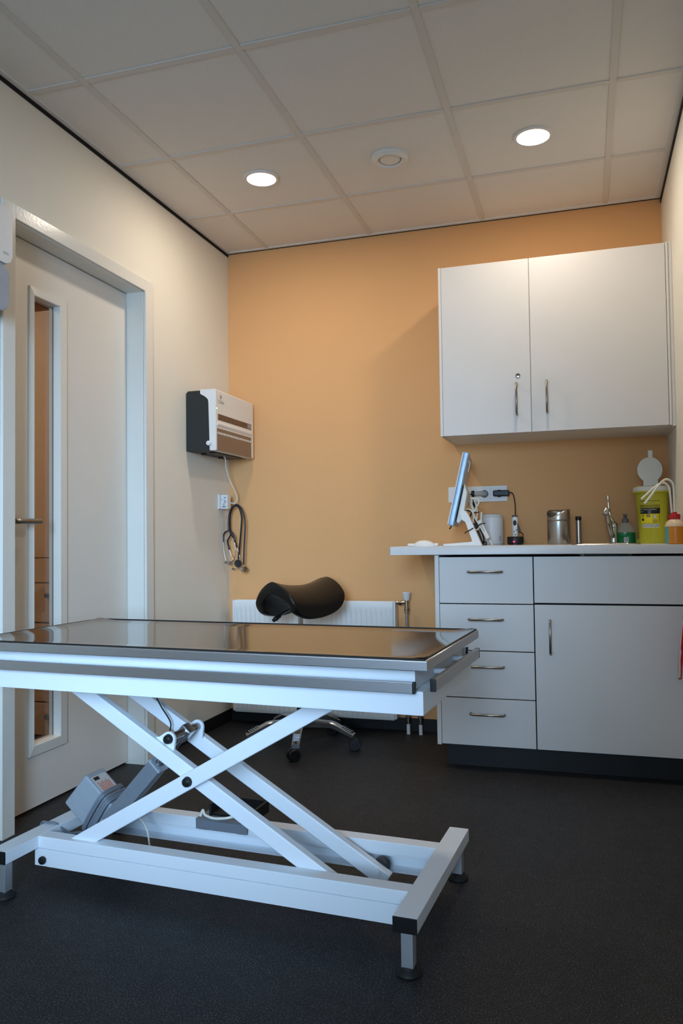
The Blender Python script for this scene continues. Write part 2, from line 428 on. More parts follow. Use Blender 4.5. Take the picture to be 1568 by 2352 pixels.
# ------------------------------------------------------------------ cabinets
FY = -.621
def bar_handle(parent, p, length, vertical=False, out=.03):
    x, y, z = p; h = length/2; r = .0052; k = .008
    if vertical: pts = [(x, y, z-h), (x, y-out+k, z-h), (x, y-out, z-h+k), (x, y-out, z+h-k), (x, y-out+k, z+h), (x, y, z+h)]
    else: pts = [(x-h, y, z), (x-h, y-out+k, z), (x-h+k, y-out, z), (x+h-k, y-out, z), (x+h, y-out+k, z), (x+h, y, z)]
    return MB().tube(pts, r, seg=14, smooth=0).build('handle', m_handle, parent, ang=60)

du = thing('drawer_unit', 'white base unit with four drawers and bar handles left of the sink cabinet', 'cabinet', (1.49, 0, 0))
o = -1.49
b = MB().box(1.280+o, 1.2985+o, FY+.0, -.009, .103, .928, .001)
b.build('side_panel', m_carc, du)
b = MB().box(1.300+o, 1.7015+o, FY+.02, -.02, .105, .122).box(1.684+o, 1.7015+o, FY+.02, -.02, .122, .92).box(1.300+o, 1.684+o, -.02, -.012, .105, .92).box(1.300+o, 1.684+o, FY+.02, -.02, .905, .92)
b.build('carcass', m_gap, du)
zs = [.108, .3135, .5165, .719, .924]
for i in range(4):
    d = MB().box(1.3005+o, 1.7005+o, FY, FY+.018, zs[i], zs[i+1]-.0045, .001).build('drawer', m_lam, du)
    bar_handle(d, (1.5005+o, FY, zs[i+1]-.068), .143)
su = thing('sink_cabinet', 'wide white base cabinet with one door and a blank panel under the sink', 'cabinet', (2.0, 0, 0))
o = -2.0
b = MB().box(1.7035+o, 1.7195+o, FY+.02, -.02, .105, .92).box(2.285+o, 2.303+o, FY+.02, -.02, .105, .92).box(1.7195+o, 2.285+o, FY+.02, -.02, .105, .122).box(1.7195+o, 2.285+o, -.02, -.012, .105, .92).box(1.7195+o, 2.285+o, FY+.02, FY+.03, .69, .74)
b.build('carcass', m_gap, su)
MB().box(1.7050+o, 2.303+o, FY, FY+.018, .724, .9195, .001).build('blank_panel', m_lam, su)
d = MB().box(1.7050+o, 2.303+o, FY, FY+.018, .108, .716, .001).build('door', m_lam, su)
bar_handle(d, (1.768+o, FY, .5815), .138, True)
pl = MB().box(1.312, XR-.002, FY+.075, FY+.090, .0, .103).build('plinth', m_baseb)
tag(pl, 'black recessed plinth board under the white base cabinets', 'plinth')
wt = thing('worktop', 'long pale grey worktop overhanging the drawer unit on its left', 'worktop', (1.7, -.32, .93))
def wbox(bm, x0, x1, y0, y1): bm.box(x0-1.7, x1-1.7, y0+.32, y1+.32, .0, .037)
HX0, HX1, HY0, HY1 = 1.87, 2.13, -.52, -.26
b = MB(); x0, x1, y0, y1 = 1.083, XR-.001, -.641, -.001
vo = [(x0, y0), (x1, y0), (x1, y1), (x0, y1)]; vi = [(HX0, HY0), (HX1, HY0), (HX1, HY1), (HX0, HY1)]
V = {}
for z in (0, .037):
    for n, l in (('o', vo), ('i', vi)):
        V[n, z] = [b.bm.verts.new((x-1.7, y+.32, z)) for x, y in l]
for i in range(4):
    j = (i+1) % 4
    for z in (0, .037): b.bm.faces.new((V['o', z][i], V['o', z][j], V['i', z][j], V['i', z][i]))
    b.bm.faces.new((V['o', 0][i], V['o', 0][j], V['o', .037][j], V['o', .037][i])); b.bm.faces.new((V['i', 0][i], V['i', 0][j], V['i', .037][j], V['i', .037][i]))
es = [e for e in b.bm.edges if all(abs(v_.co.y-(y0+.32)) < 1e-4 for v_ in e.verts) or (all(abs(v_.co.x-(x0-1.7)) < 1e-4 for v_ in e.verts))]
bmesh.ops.bevel(b.bm, geom=es, offset=.002, segments=2, affect='EDGES', profile=.5)
b.build('board', m_work, wt)
WZ = .967
sk = thing('sink', 'stainless steel inset sink with a thin rim in the worktop', 'sink', (2.00, -.39, WZ))
b = MB()
def rr(w, h, r, z, n=6):
    out = []
    for cx, cy, a0 in ((w-r, h-r, 0), (-w+r, h-r, 90), (-w+r, -h+r, 180), (w-r, -h+r, 270)):
        for k in range(n+1):
            a = R(a0+90*k/n); out.append((cx+r*math.cos(a), cy+r*math.sin(a), z))
    return out
ls = [rr(.142, .142, .03, .0003), rr(.140, .140, .03, .003), rr(.124, .124, .03, .003), rr(.122, .122, .03, .0), rr(.118, .124, .04, -.15), rr(.05, .05, .03, -.155)]
vs = [[b.bm.verts.new(p) for p in l] for l in ls]
for a, c in zip(vs, vs[1:]):
    n = len(a)
    for i in range(n): b.bm.faces.new((a[i], a[(i+1) % n], c[(i+1) % n], c[i]))
b.bm.faces.new(vs[-1])
b.build('basin', m_steel, sk)

wc = thing('wall_cabinet', 'white two-door wall cabinet mounted on the orange wall above the worktop', 'cabinet', (1.78, 0, 1.482))
UY = -.392; z0, z1 = 0, .803; o = -1.78
for xa, xb in ((1.277, 1.2895), (2.279, 2.289)): MB().box(xa+o, xb+o, UY, -.001, z0, z1, .001).build('side_panel', m_carc, wc)
b = MB().box(1.2905+o, 2.278+o, UY+.02, -.001, z0+.002, z0+.02).box(1.2905+o, 2.278+o, UY+.02, -.001, z1-.02, z1-.001).box(1.2905+o, 2.278+o, -.012, -.001, z0+.02, z1-.02).box(1.688+o, 1.704+o, UY+.02, -.012, z0+.02, z1-.02)
for x, y in ((1.33, -.33), (1.64, -.34), (1.75, -.34), (2.23, -.33), (1.33, -.08), (1.64, -.08), (1.75, -.08), (2.23, -.08)):
    b.cyl((x+o, y, z0+.0023), (x+o, y, z0+.001), .006, seg=12)
b.build('carcass', m_carc, wc)
b = MB().box(1.2905+o, 1.6945+o, UY+.0015, UY+.018, z0+.001, z1-.001, .001); d = b.build('door', m_lam, wc)
bar_handle(d, (1.632+o, UY+.0015, .154), .140, True)
lk = MB().lathe([(0, .004), (.006, .004), (.010, .003), (.0115, 0)], M=Matrix.Translation((1.639+o, UY+.0015, .263)) @ Matrix.Rotation(R(90), 4, 'X'), seg=24).build('lock', m_chrome, d)
MB().box(1.639+o-.0012, 1.639+o+.0012, UY-.0032, UY-.002, .258, .268).build('keyhole', m_black, lk)
b = MB().box(1.6975+o, 2.277+o, UY+.0015, UY+.018, z0+.001, z1-.001, .001); d = b.build('door', m_lam, wc)
bar_handle(d, (1.766+o, UY+.0015, .157), .140, True)
fl = MB().box(2.290, XR-.0005, UY+.004, -.001, 1.478, 2.287, .001).build('filler_panel', m_carc)
tag(fl, 'narrow white filler strip between the wall cabinet and the right wall', 'panel')

# ------------------------------------------------------------------ wall box on the left wall
cb = thing('wall_dispenser', 'white and black wall-mounted box with bronze panel in the corner', 'dispenser', (0, -.278, 1.456))
def P(x, y, z): return (x, y+.278, z-1.456)
Y0, Y1 = -.510, -.046
Mx = Matrix(((1, 0, 0, 0), (0, 0, 1, .278), (0, 1, 0, -1.456), (0, 0, 0, 1)))     # prism: (x, z) profile swept along y
MB().prism([(.001, 1.458), (.136, 1.458), (.136, 1.735), (.11, 1.763), (.012, 1.763), (.001, 1.752)], Y0+.004, Y1-.004, Mx, .003).build('housing', m_dark, cb)
poly = [(.082, 1.766), (.163, 1.766), (.169, 1.760), (.169, 1.460), (.165, 1.456), (.136, 1.456), (.132, 1.463), (.131, 1.700), (.128, 1.716), (.116, 1.728), (.092, 1.738), (.082, 1.746)]
MB().prism(poly, Y0, Y1, Mx, .0025).build('front_cover', m_wplast, cb)
FX = .169
def fpanel(y0, y1, z0, z1, th, n, m, parent=cb, bev=.001):
    return MB().box(FX-.004, FX+th, y0+.278, y1+.278, z0-1.456, z1-1.456, bev).build(n, m, parent)
s = fpanel(-.486, -.076, 1.612, 1.643, .0006, 'viewing_slot', m_slot, bev=0)
b = MB()
for k in range(5): b.box(FX+.0006, FX+.0012, -.126+.01*k+.278, -.122+.01*k+.278, 1.616-1.456, 1.640-1.456)
b.build('slot_ribs', m_labelg, s)
b = MB().prism([(FX-.004, 1.604), (FX+.001, 1.603), (FX+.005, 1.594), (FX+.005, 1.588), (FX-.004, 1.569)], -.497, -.074, Mx, .001); b.build('lip', m_wplast, cb)
pn = fpanel(-.498, -.078, 1.458, 1.570, .0012, 'lower_panel', m_brown)
st = fpanel(-.494, -.108, 1.541, 1.551, .0018, 'label_strip', m_labelw, pn, 0)
b = MB()
for k in range(14): b.box(FX+.0018, FX+.0022, -.486+.027*k+.278, -.476+.027*k+.278, 1.5445-1.456, 1.5475-1.456)
b.build('strip_print', m_labelk, st)
fpanel(-.100, -.084, 1.541, 1.552, .0018, 'end_label', m_labelw, pn, 0)
MB().sphere(P(FX, -.500, 1.668), .0035).build('indicator_light', m_led_g, cb)
MB().rcyl(P(.134, Y0, 1.492), P(.134, Y0-.018, 1.492), .012, .003).build('knob', m_wplast, cb)
b = MB().box(.10, .135, -.44+.278, -.13+.278, -.006, .001).build('bottom_slot', m_black, cb)
for y in (-.40, -.20): MB().box(.03, .05, y+.278, y+.298, -.007, .001).build('foot', m_black, cb)
lg = MB()
def onfront(dy, dz, cy=-.452, cz=1.7300): return P(FX+.0004, cy+dy, cz+dz)
def dotdisc(b, cy, cz, ry, rz, f, n=12):
    vs = [b.bm.verts.new(f(cy+ry*math.cos(2*PI*k/n), cz+rz*math.sin(2*PI*k/n))) for k in range(n)]; b.bm.faces.new(vs)
for a, c, r1 in ((0, -.003, .006), (-.009, .003, .003), (-.004, .009, .0034), (.004, .009, .0034), (.009, .003, .003)):
    dotdisc(lg, a, c, r1, r1, onfront)
lo = lg.build('paw_logo', m_pgrey, cb, recalc=False)
text_mesh('Chiller', .026, lambda x, y: P(FX+.0004, -.447+x, 1.706+y)).build('lettering', m_pgrey, cb, recalc=False)
wcab = MB().tube([(.085, -.25, 1.456), (.09, -.24, 1.44), (.075, -.20, 1.40), (.07, -.15, 1.34), (.085, -.105, 1.27), (.088, -.09, 1.235), (.075, -.088, 1.212), (.052, -.10, 1.212), (.045, -.104, 1.215)], .0032, seg=8, smooth=8).build('power_cable', m_cable_w)
tag(wcab, 'white power cable hanging below the wall-mounted box in the corner', 'cable')
sk2 = thing('wall_socket', 'white double wall socket on the left wall under the wall-mounted box', 'socket', (0, -.105, 1.177))
MB().box(.0005, .009, -.05, .05, 0, .082, .002).build('frame', m_wplast, sk2)
MB().box(.009, .012, -.046, -.002, .004, .078, .001).build('insert', m_wplast, sk2)
MB().box(.009, .012, .002, .046, .004, .078, .001).build('insert', m_wplast, sk2)
ad = thing('power_adapter', 'white plug-in adapter with printed label in the left wall socket', 'adapter', (.012, -.120, 1.178))
MB().box(.0005, .042, -.022, .022, 0, .078, .003).build('body', m_wplast, ad)
lb = MB().box(.004, .039, -.0226, -.0220, .006, .074).build('label_sticker', m_labelw, ad)
b = MB()
for k, (xa, xb) in enumerate(((.02, .034), (.022, .03), (.008, .014), (.022, .034), (.02, .032), (.023, .031))): b.box(xa, xb, -.0229, -.0226, .062-.006*k, .0645-.006*k)
for k in range(8): b.box(.010+.003*k, .0118+.003*k, -.0229, -.0226, .008, .016)
b.lathe([(.003, 0), (.005, 0)], M=Matrix.Translation((.02, -.0229, .024)) @ Matrix.Rotation(R(90), 4, 'X'), seg=16)
b.build('label_print', m_labelk, lb)

# stethoscopes, hung over the loop of cable
def spx(x, y, yy): return at(480+x/8.107, 1040+y/8.107, 'y', yy)
def chest(parent, c, r, m, ax=(0, -1, 0)):
    c = Vector(c); a = Vector(ax).normalized()
    M = Matrix.Translation(c) @ a.to_track_quat('Z', 'Y').to_matrix().to_4x4()
    MB().lathe([(0, -.007), (r*.6, -.007), (r*.95, -.002), (r, .001), (r, .004), (r*.92, .006), (r*.85, .0055), (0, .0065)], M=M, seg=32).build('chest_piece', m, parent)
def stetho(name, label, tube, yoke_l, yoke_r, ear_l, ear_r, y, mt, dots):
    t = thing(name, label, 'stethoscope', (0, 0, 0), group=None)
    MB().tube([spx(a, c, y) for a, c in tube], .0048, seg=12).build('tube', mt, t)
    b = MB().tube([spx(a, c, y) for a, c in yoke_l], .0042, seg=12); b.tube([spx(a, c, y-.002) for a, c in yoke_r], .0042, seg=12)
    b.build('yoke', mt, t)
    for e in (ear_l, ear_r):
        s = MB().tube([spx(a, c, y) for a, c in e], .0021, seg=10).build('ear_tube', m_chrome, t)
        p = spx(*e[-1], y); q = spx(*e[-2], y); d = (p-q).normalized()
        MB().tube([p-d*.003, p+d*.002, p+d*.008, p+d*.011], .004, seg=12, smooth=4, radii=[.0025, .0055, .0055, .002]).build('ear_tip', m_pgrey, s)
    return t
s2 = stetho('stethoscope', 'black stethoscope hanging behind, its large round chest piece in front',
            [(400, 1490), (385, 1350), (395, 1150), (440, 1020), (520, 985), (575, 1060), (607, 1200), (602, 1350), (582, 1600), (562, 1800), (548, 1985)],
            [(398, 1480), (400, 1530), (375, 1580), (345, 1650), (378, 1805)], [(402, 1480), (415, 1530), (455, 1580), (490, 1660), (517, 1765)],
            [(378, 1800), (410, 1900), (448, 1985), (432, 2020), (405, 2032)], [(517, 1760), (545, 1840), (575, 1960), (560, 2110), (520, 2150), (455, 2158)], -.062, m_rubber, 0)
chest(s2, spx(540, 2062, -.066), .0215, m_dark)
s1 = stetho('stethoscope', 'navy blue stethoscope hanging in front with bright silver ear tubes', 
            [(365, 1460), (363, 1300), (375, 1150), (420, 1030), (510, 970), (590, 1020), (640, 1130), (668, 1300), (665, 1500), (650, 1800), (643, 2085)],
            [(365, 1445), (340, 1462), (300, 1480), (268, 1545), (263, 1665)], [(365, 1445), (392, 1462), (430, 1482), (465, 1550), (474, 1665)],
            [(264, 1650), (275, 1800), (300, 1950), (345, 2045), (385, 2055), (320, 2045)], [(474, 1655), (488, 1740), (490, 1850), (465, 1990), (425, 2042), (395, 2058)], -.088, m_navy, 0)
chest(s1, spx(662, 2170, -.088), .0165, m_brass, (.8, -.6, 0))
MB().lathe([(0, -.012), (.006, -.012), (.011, -.004), (.012, .004), (.008, .008), (0, .009)], M=Matrix.Translation(spx(610, 2165, -.09)) @ Matrix.Rotation(R(90), 4, 'X'), seg=24).build('bell', m_chrome, s1)
MB().cyl(spx(645, 2080, -.088), spx(645, 2130, -.088), .0032, seg=12).build('stem', m_chrome, s1)

# soap dispenser at the left edge
sd = thing('soap_dispenser', 'white soap dispenser with grey lower tank left of the door', 'dispenser', (.0, -2.002, 1.775))
Mw = Matrix(((0, 0, 1, 0), (1, 0, 0, 0), (0, 1, 0, 0), (0, 0, 0, 1)))
def rrect(w, z0, z1, r, n=6):
    out = []
    for cx, cz, a0 in ((w-r, z1-r, 0), (-w+r, z1-r, 90), (-w+r, z0+r, 180), (w-r, z0+r, 270)):
        for k in range(n+1):
            a = R(a0+90*k/n); out.append((cx+r*math.cos(a), cz+r*math.sin(a)))
    return out
MB().prism(rrect(.105, .155, .345, .03), .001, .11, Mw, .008, 3).build('cover', m_wplast, sd)
MB().prism(rrect(.100, .0, .155, .03), .001, .10, Mw, .008, 3).build('tank', m_frost, sd)
MB().box(.110, .1105, .06, .085, .185, .192).build('print', m_labelg, sd)

# ------------------------------------------------------------------ radiator
ra = thing('radiator', 'white ribbed panel radiator low on the orange wall under the stethoscopes', 'radiator', (.515, 0, .07))
RX0, RX1, RZ = -.459, .459, .608
def rf(u, vv):
    x = RX0+.012+(RX1-RX0-.024)*u
    zz = [0, .012, .03, .05, .07, RZ-.075, RZ-.055, RZ-.04, RZ-.012, RZ][int(round(vv*9))]
    k = (x-RX0-.02)/.0273
    amp = 0 if (zz < .028 or zz > RZ-.042) else (.5 if (zz < .045 or zz > RZ-.056) else 1)
    prof = (0.5-.5*math.cos(2*PI*k))**.6
    y = -.098+.0065*amp*(1-prof)
    if vv in (0, 1): y = -.094
    return Vector((x, y, zz))
b = MB().grid(rf, 33*8+1, 10)
b.build('front_panel', m_rad, ra, ang=60)
MB().box(RX0+.012, RX1-.012, -.0935, -.086, 0, RZ-.001).box(RX0+.012, RX1-.012, -.045, -.035, .01, RZ-.02).build('core', m_rad, ra)
MB().box(RX0, RX0+.011, -.096, -.035, .005, RZ-.001, .003).build('side_cover', m_rad, ra)
MB().box(RX1-.011, RX1, -.096, -.035, .005, RZ-.001, .003).build('side_cover', m_rad, ra)
b = MB()
for k in range(60): b.box(RX0+.016+.0149*k, RX0+.022+.0149*k, -.085, -.05, RZ-.008, RZ-.004)
b.box(RX0+.012, RX1-.012, -.05, -.045, RZ-.012, RZ-.001); b.build('top_grille', m_rad, ra)
for xa in (-.38, .34): MB().box(xa, xa+.04, -.036, -.0005, .1, .5).build('wall_bracket', m_rad, ra)
VX = 1.029-.515; VZ = .672-.07; VY = -.07
b = MB().cyl((RX1-.002, VY, VZ), (RX1+.016, VY, VZ), .009, seg=20).cyl((RX1+.016, VY, VZ), (RX1+.028, VY, VZ), .014, seg=6).cyl((RX1+.028, VY, VZ), (VX, VY, VZ), .009, seg=20)
b.cyl((VX, VY, VZ-.028), (VX, VY, VZ+.022), .0115, seg=24).cyl((VX, VY, VZ-.042), (VX, VY, VZ-.028), .014, seg=6).cyl((VX, VY, VZ-.055), (VX, VY, VZ-.042), .011, seg=20)
va = b.build('valve', m_brass, ra)
MB().lathe([(.0, 0), (.0145, 0), (.016, .003), (.022, .040), (.020, .043), (0, .043)], c=(VX, VY, VZ+.012), seg=12).build('valve_knob', m_wplast, va)
b = MB().cyl((VX, VY, -.03), (VX, VY, VZ-.05), .0075, seg=18); b.build('pipe', m_alu, ra)
for xx in (VX, VX+.064):
    b = MB().cyl((xx, VY, -.018), (xx, VY, .005), .011, seg=18).cyl((xx, VY, .005), (xx, VY, .022), .014, seg=6).cyl((xx, VY, .022), (xx, VY, .036), .010, seg=18)
    f_ = b.build('fitting', m_brass, ra)
    MB().cyl((xx, VY, -.07), (xx, VY, -.018), .0095, seg=18).build('sleeve', m_wplast, ra)
xx = VX+.064
MB().tube([(xx, VY, .034), (xx, VY, .06), (xx-.02, VY-.0, .075), (RX1-.01, VY, .075)], .0075, seg=14, smooth=6).build('pipe', m_alu, ra)

# ------------------------------------------------------------------ saddle stool
stl = thing('saddle_stool', 'black saddle seat stool on a five-star aluminium base with castors', 'stool', (.575, -.42, 0))
AX = R(-112)                       # pommel direction
ca, sa = math.cos(AX), math.sin(AX)
def saddle(sv, tv):
    # sv -1 (cantle) .. 1 (pommel); tv -1..1 across
    k = (sv+1)/2
    end = max(.0, 1-abs(sv)**5.5)**.33
    ph = tv*(R(74)+R(30)*k)*end
    rad = .150-.040*k
    lat = rad*math.sin(ph)*(1.12+.10*k); zz = -rad*1.14*((1-math.cos(ph))*(1-.35*k)+.26*k*abs(ph)**1.2)
    ridge = (.034 if sv < 0 else .028)*abs(sv)**2.0
    L_ = .205*sv*(1-.08*(1-math.cos(ph))*(1 if sv < 0 else .4))
    return Vector((ca*L_-sa*lat, sa*L_+ca*lat, .782+ridge+zz))
NS, NT = 33, 33
bm = MB()
T_ = [[bm.bm.verts.new(saddle(-1+2*i/(NS-1), -1+2*j/(NT-1))) for i in range(NS)] for j in range(NT)]
for j in range(NT-1):
    for i in range(NS-1):
        try: bm.bm.faces.new((T_[j][i], T_[j][i+1], T_[j+1][i+1], T_[j+1][i]))
        except ValueError: pass
bmesh.ops.remove_doubles(bm.bm, verts=bm.bm.verts[:], dist=.0006)
seat = bm.build('seat', m_leather, stl, ang=80)
md = seat.modifiers.new('thick', 'SOLIDIFY'); md.thickness = .05; md.offset = -1 ; md.use_even_offset = False
sb = seat.modifiers.new('smooth', 'SUBSURF'); sb.levels = 1; sb.render_levels = 2
MB().box(-.07, .07, -.06, .06, .700, .708, .002).rcyl((0, 0, .655), (0, 0, .70), .022).build('seat_plate', m_black, stl)
lv = MB().tube([(-.015, -.02, .675), (-.045, -.07, .660), (-.066, -.105, .642)], .0042, seg=10, smooth=6).build('lever', m_chrome, stl)
MB().tube([(-.063, -.100, .645), (-.076, -.120, .632), (-.089, -.138, .619)], .009, seg=12, smooth=6, radii=[.006, .010, .0115, .009]).build('lever_grip', m_black, lv)
MB().cyl((0, 0, .30), (0, 0, .66), .0135, seg=24).build('gas_lift', m_chrome, stl)
MB().lathe([(0, .14), (.024, .14), (.026, .36), (.022, .37), (0, .37)], seg=28).build('column', m_black, stl)
MB().lathe([(0, .085), (.034, .085), (.040, .10), (.040, .13), (.030, .145), (0, .145)], seg=28).build('hub', m_alu, stl)
for k in range(5):
    a = R(-76+72*k); M = Matrix.Rotation(a, 4, 'Z')
    # arched leg: profile in (r, z), narrowing outward
    n = 12; b = MB(); rings = []
    for i in range(n+1):
        t = i/n; r = .03+.245*t; zt_ = .132-.006*t-.048*max(0, t-.55)/.45*1.0; h = .036-.016*t; w = .024-.006*t
        rings.append([b.bm.verts.new(M @ Vector((r, y_, z_))) for y_, z_ in ((-w, zt_-h), (w, zt_-h), (w, zt_-.006), (w*.7, zt_), (-w*.7, zt_), (-w, zt_-.006))])
    for p, q in zip(rings, rings[1:]):
        for i in range(6): b.bm.faces.new((p[i], p[(i+1) % 6], q[(i+1) % 6], q[i]))
    b.bm.faces.new(rings[0][::-1]); b.bm.faces.new(rings[-1])
    leg = b.build('leg', m_alu, stl)
    b = MB()
    for i in range(5):
        r = .214+.0105*i; zt_ = .132-.006*((r-.03)/.245)-.048*((r-.03)/.245-.55)/.45
        b.box(r, r+.006, -.016, .016, zt_-.003, zt_+.0035, .0012, M=M)
    b.build('grip_ribs', m_alu, leg)
    c = MB(); sw = R(40*((k*37) % 5)-60)
    Mc = Matrix.Translation(M @ Vector((.262, 0, 0))) @ Matrix.Rotation(a+sw, 4, 'Z')
    b = MB()
    for s_ in (-1, 1):
        b.lathe([(0, s_*.006), (.0255, s_*.006), (.028, s_*.009), (.028, s_*.020), (.0255, s_*.0235), (.012, s_*.0235), (.011, s_*.021), (0, s_*.021)],
                M=Mc @ Matrix.Translation((.012, 0, .028)) @ Matrix.Rotation(R(90), 4, 'X'), seg=28)
    cs = b.build('castor', m_black, leg)
    MB().box(-.004, .03, -.0055, .0055, .03, .058, .004, M=Mc).cyl(Mc @ Vector((0, 0, .045)), Mc @ Vector((0, 0, .088)), .0055, seg=14).build('castor_hood', m_rubber, cs)

# ------------------------------------------------------------------ examination table
ex = thing('examination_table', 'white scissor-lift examination table with polished steel top', 'table', (.926, -1.9409, 0), -.0593)
U, LB, BW, BT, BB, RV, RW, CZ = .5949, .297, .0586, .1399, .1038, .1424, .0467, .0545
LT, WT_, TZ1, TZ0, DU, DV, LF, WF, F1, F0 = .6867, .3093, .728, .703, -.0263, 0, .6689, .2779, .6513, .5946
for s_ in (-1, 1):
    cbm = MB().box(s_*U-BW/2, s_*U+BW/2, -LB+.003, LB-.003, BB, BT, .003).build('cross_bar', m_white, ex)
    for e in (-1, 1):
        MB().box(s_*U-BW/2, s_*U+BW/2, e*(LB-.003), e*LB, BB, BT, .0015).build('end_cap', m_black, cbm)
        lv = e*(LB-.030)
        lg_ = MB().box(s_*U-.0145, s_*U+.0145, lv-.0145, lv+.0145, .018, BB+.002, .002).build('leg', m_legsteel, ex)
        MB().lathe([(0, 0), (.030, 0), (.031, .004), (.028, .010), (.022, .014), (.018, .020), (0, .020)], c=(s_*U, lv, 0), seg=28).build('foot_pad', m_rubber, lg_)
for e in (-1, 1):
    MB().box(-U+BW/2-.001, U-BW/2+.001, e*RV-RW/2, e*RV+RW/2, BB+.0005, BT-.0005, .003).build('side_rail', m_white, ex)
    # open channel under the rail: web outside, flanges inward
    b = MB(); vo_ = e*(RV+RW/2+.002); vi_ = e*(RV-RW/2+.004)
    b.box(-U+.018, U-.018, vo_-e*.004, vo_, CZ, BB, .001).box(-U+.018, U-.018, vi_, vo_-e*.004, BB-.004, BB, .0).box(-U+.018, U-.018, vi_, vo_-e*.004, CZ, CZ+.004, 0)
    b.build('channel', m_white, ex)
    b = MB().rcyl((-.544, vo_, .058+.016), (-.544, vo_+e*.013, .058+.016), .0115, .004); b.build('bolt_cap', m_black, ex)
# scissor arms
PC = Vector((-.065, 0, .341)); HV = Vector((.479, 0, .275))
def arm(v0, v1, sgn, name='scissor_arm', ext=.03):
    d = Vector((HV.x, 0, sgn*HV.z)); L_ = d.length; ang = math.atan2(d.z, d.x)
    M = Matrix.Translation((PC.x, 0, PC.z)) @ Matrix.Rotation(-ang, 4, 'Y')
    return MB().box(-L_-ext*.3, L_+ext, v0, v1, -.0225, .0225, .004, 3, M=M).build(name, m_white, ex)
AV = dict(B_front=(-.150, -.122, 1), A_front=(-.118, -.090, -1), A_back=(.060, .088, -1), B_back=(.092, .120, 1))
arms = {k: arm(*v_) for k, v_ in AV.items()}
for k in ('B_front', 'B_back'):
    e = -1 if k == 'B_front' else 1; vv = -.150 if e < 0 else .120
    MB().lathe([(0, .016), (.007, .0155), (.012, .011), (.0145, .0)], M=Matrix.Translation((PC.x, vv, PC.z)) @ Matrix.Rotation(R(90)*(1 if e < 0 else -1), 4, 'X'), seg=28).build('pivot_cap', m_black, arms[k])
MB().cyl((PC.x, -.13, PC.z), (PC.x, .1, PC.z), .010, seg=18).build('pivot_shaft', m_chrome, ex)
for e in (-1, 1):
    vv = -.084 if e < 0 else .092
    rl = MB().rcyl((.414, vv-.006, .066+.014), (.414, vv+.020, .066+.014), .024, .003).build('roller', m_black, ex)
    MB().cyl((.414, vv-.04, .080), (.414, vv, .080), .008, seg=16).build('axle', m_white, rl)
# lugs carrying the lift rod
LU = Vector((-.155, 0, .440))
for k, v0 in (('A_front', -.104), ('A_back', .052)):
    e = Vector((HV.x, 0, -HV.z)).normalized(); nn = Vector((-e.z, 0, e.x))*-1
    if nn.z < 0: nn = -nn
    base = PC+e*((LU-PC).dot(e))
    h = (LU-base).dot(nn)
    def loc2(a, c): q = base+e*a+nn*c; return (q.x, q.z)
    poly = [loc2(-.045, .018), loc2(.032, .018), loc2(.026, h-.008)]
    for i in range(9):
        a = R(20+140*i/8); q = LU+e*(.021*math.cos(a))+nn*(.021*math.sin(a)); poly.append((q.x, q.z))
    poly.append(loc2(-.028, h-.012))
    My = Matrix(((1, 0, 0, 0), (0, 0, 1, 0), (0, 1, 0, 0), (0, 0, 0, 1)))
    lgm = MB().prism(poly, v0, v0+.008, My, .001).build('lug', m_white, arms[k])
    if k == 'A_front':
        MB().lathe([(0, .016), (.007, .0155), (.012, .011), (.0145, .0)], M=Matrix.Translation((LU.x, v0, LU.z)) @ Matrix.Rotation(R(90), 4, 'X'), seg=28).build('bolt_cap', m_black, lgm)
MB().cyl((LU.x, -.097, LU.z), (LU.x, .056, LU.z), .0125, seg=24).build('cross_pin', m_handle, ex)
# actuator
AD = Vector((.127, 0, .138)).normalized(); AN = Vector((AD.z, 0, -AD.x))
ang = math.atan2(AD.z, AD.x)
AVV = -.012
MA = Matrix.Translation((LU.x, AVV, LU.z)) @ Matrix.Rotation(-ang, 4, 'Y')          # local x along the rod, z up-left
MB().box(-.03, .018, -.018, .018, -.018, .018, .005, M=MA).build('rod_eye', m_alu, ex)
MB().cyl(MA @ Vector((-.16, 0, 0)), MA @ Vector((-.02, 0, 0)), .013, seg=24).build('lift_rod', m_alu, ex)
tb = MB().box(-.40, -.145, -.024, .024, -.024, .024, .004, M=MA).build('actuator_tube', m_greyd, ex)
b = MB().box(-.147, -.139, -.026, .026, -.026, .026, .003, M=MA)
for a in (-.019, .019):
    for c in (-.019, .019): b.cyl(MA @ Vector((-.14, a, c)), MA @ Vector((-.136, a, c)), .004, seg=10)
b.build('tube_cap', m_greyw, tb)
MBX = Matrix.Translation((-.4945, 0, .182)) @ Matrix.Rotation(-R(49.5), 4, 'Y')
mh = MB().box(-.063, .063, -.020, .070, -.082, .080, .008, 3, M=MBX).build('motor_housing', m_greyw, ex)
lb = MB().box(.0632, .0638, -.010, .058, -.02, .062, M=MBX).build('rating_label', m_labelbase, mh)
b = MB().box(.0640, .0642, -.004, .020, .046, .058, M=MBX); b.build('label_mark', m_labelk, lb)
b = MB()
for k in range(6):
    b.box(.0640, .0642, -.002+.009*k, .003+.009*k, -.014, .038-.005*(k % 2), M=MBX)
b.build('label_print', m_labelr, lb)
b = MB()
for k in range(5):
    c = -.014-.0088*k+.002*math.sin(k*2.1); g_ = .004+.0015*(k % 3)
    pts = []
    hx, hy = .070+g_*.5, .052+g_*.3
    for x_, y_ in ((hx, -hy+.02), (hx-.015, -hy), (0, -hy-.006), (-hx+.015, -hy), (-hx, -hy+.02), (-hx, hy-.03), (-hx+.015, hy-.008), (hx-.015, hy-.008), (hx, hy-.03)):
        pts.append(MBX @ Vector((x_, y_+.025, c+.010*math.sin(x_*18))))
    b.tube(pts, .0042, seg=9, smooth=6, closed=True)
b.build('coiled_cable', m_cable_g, ex)
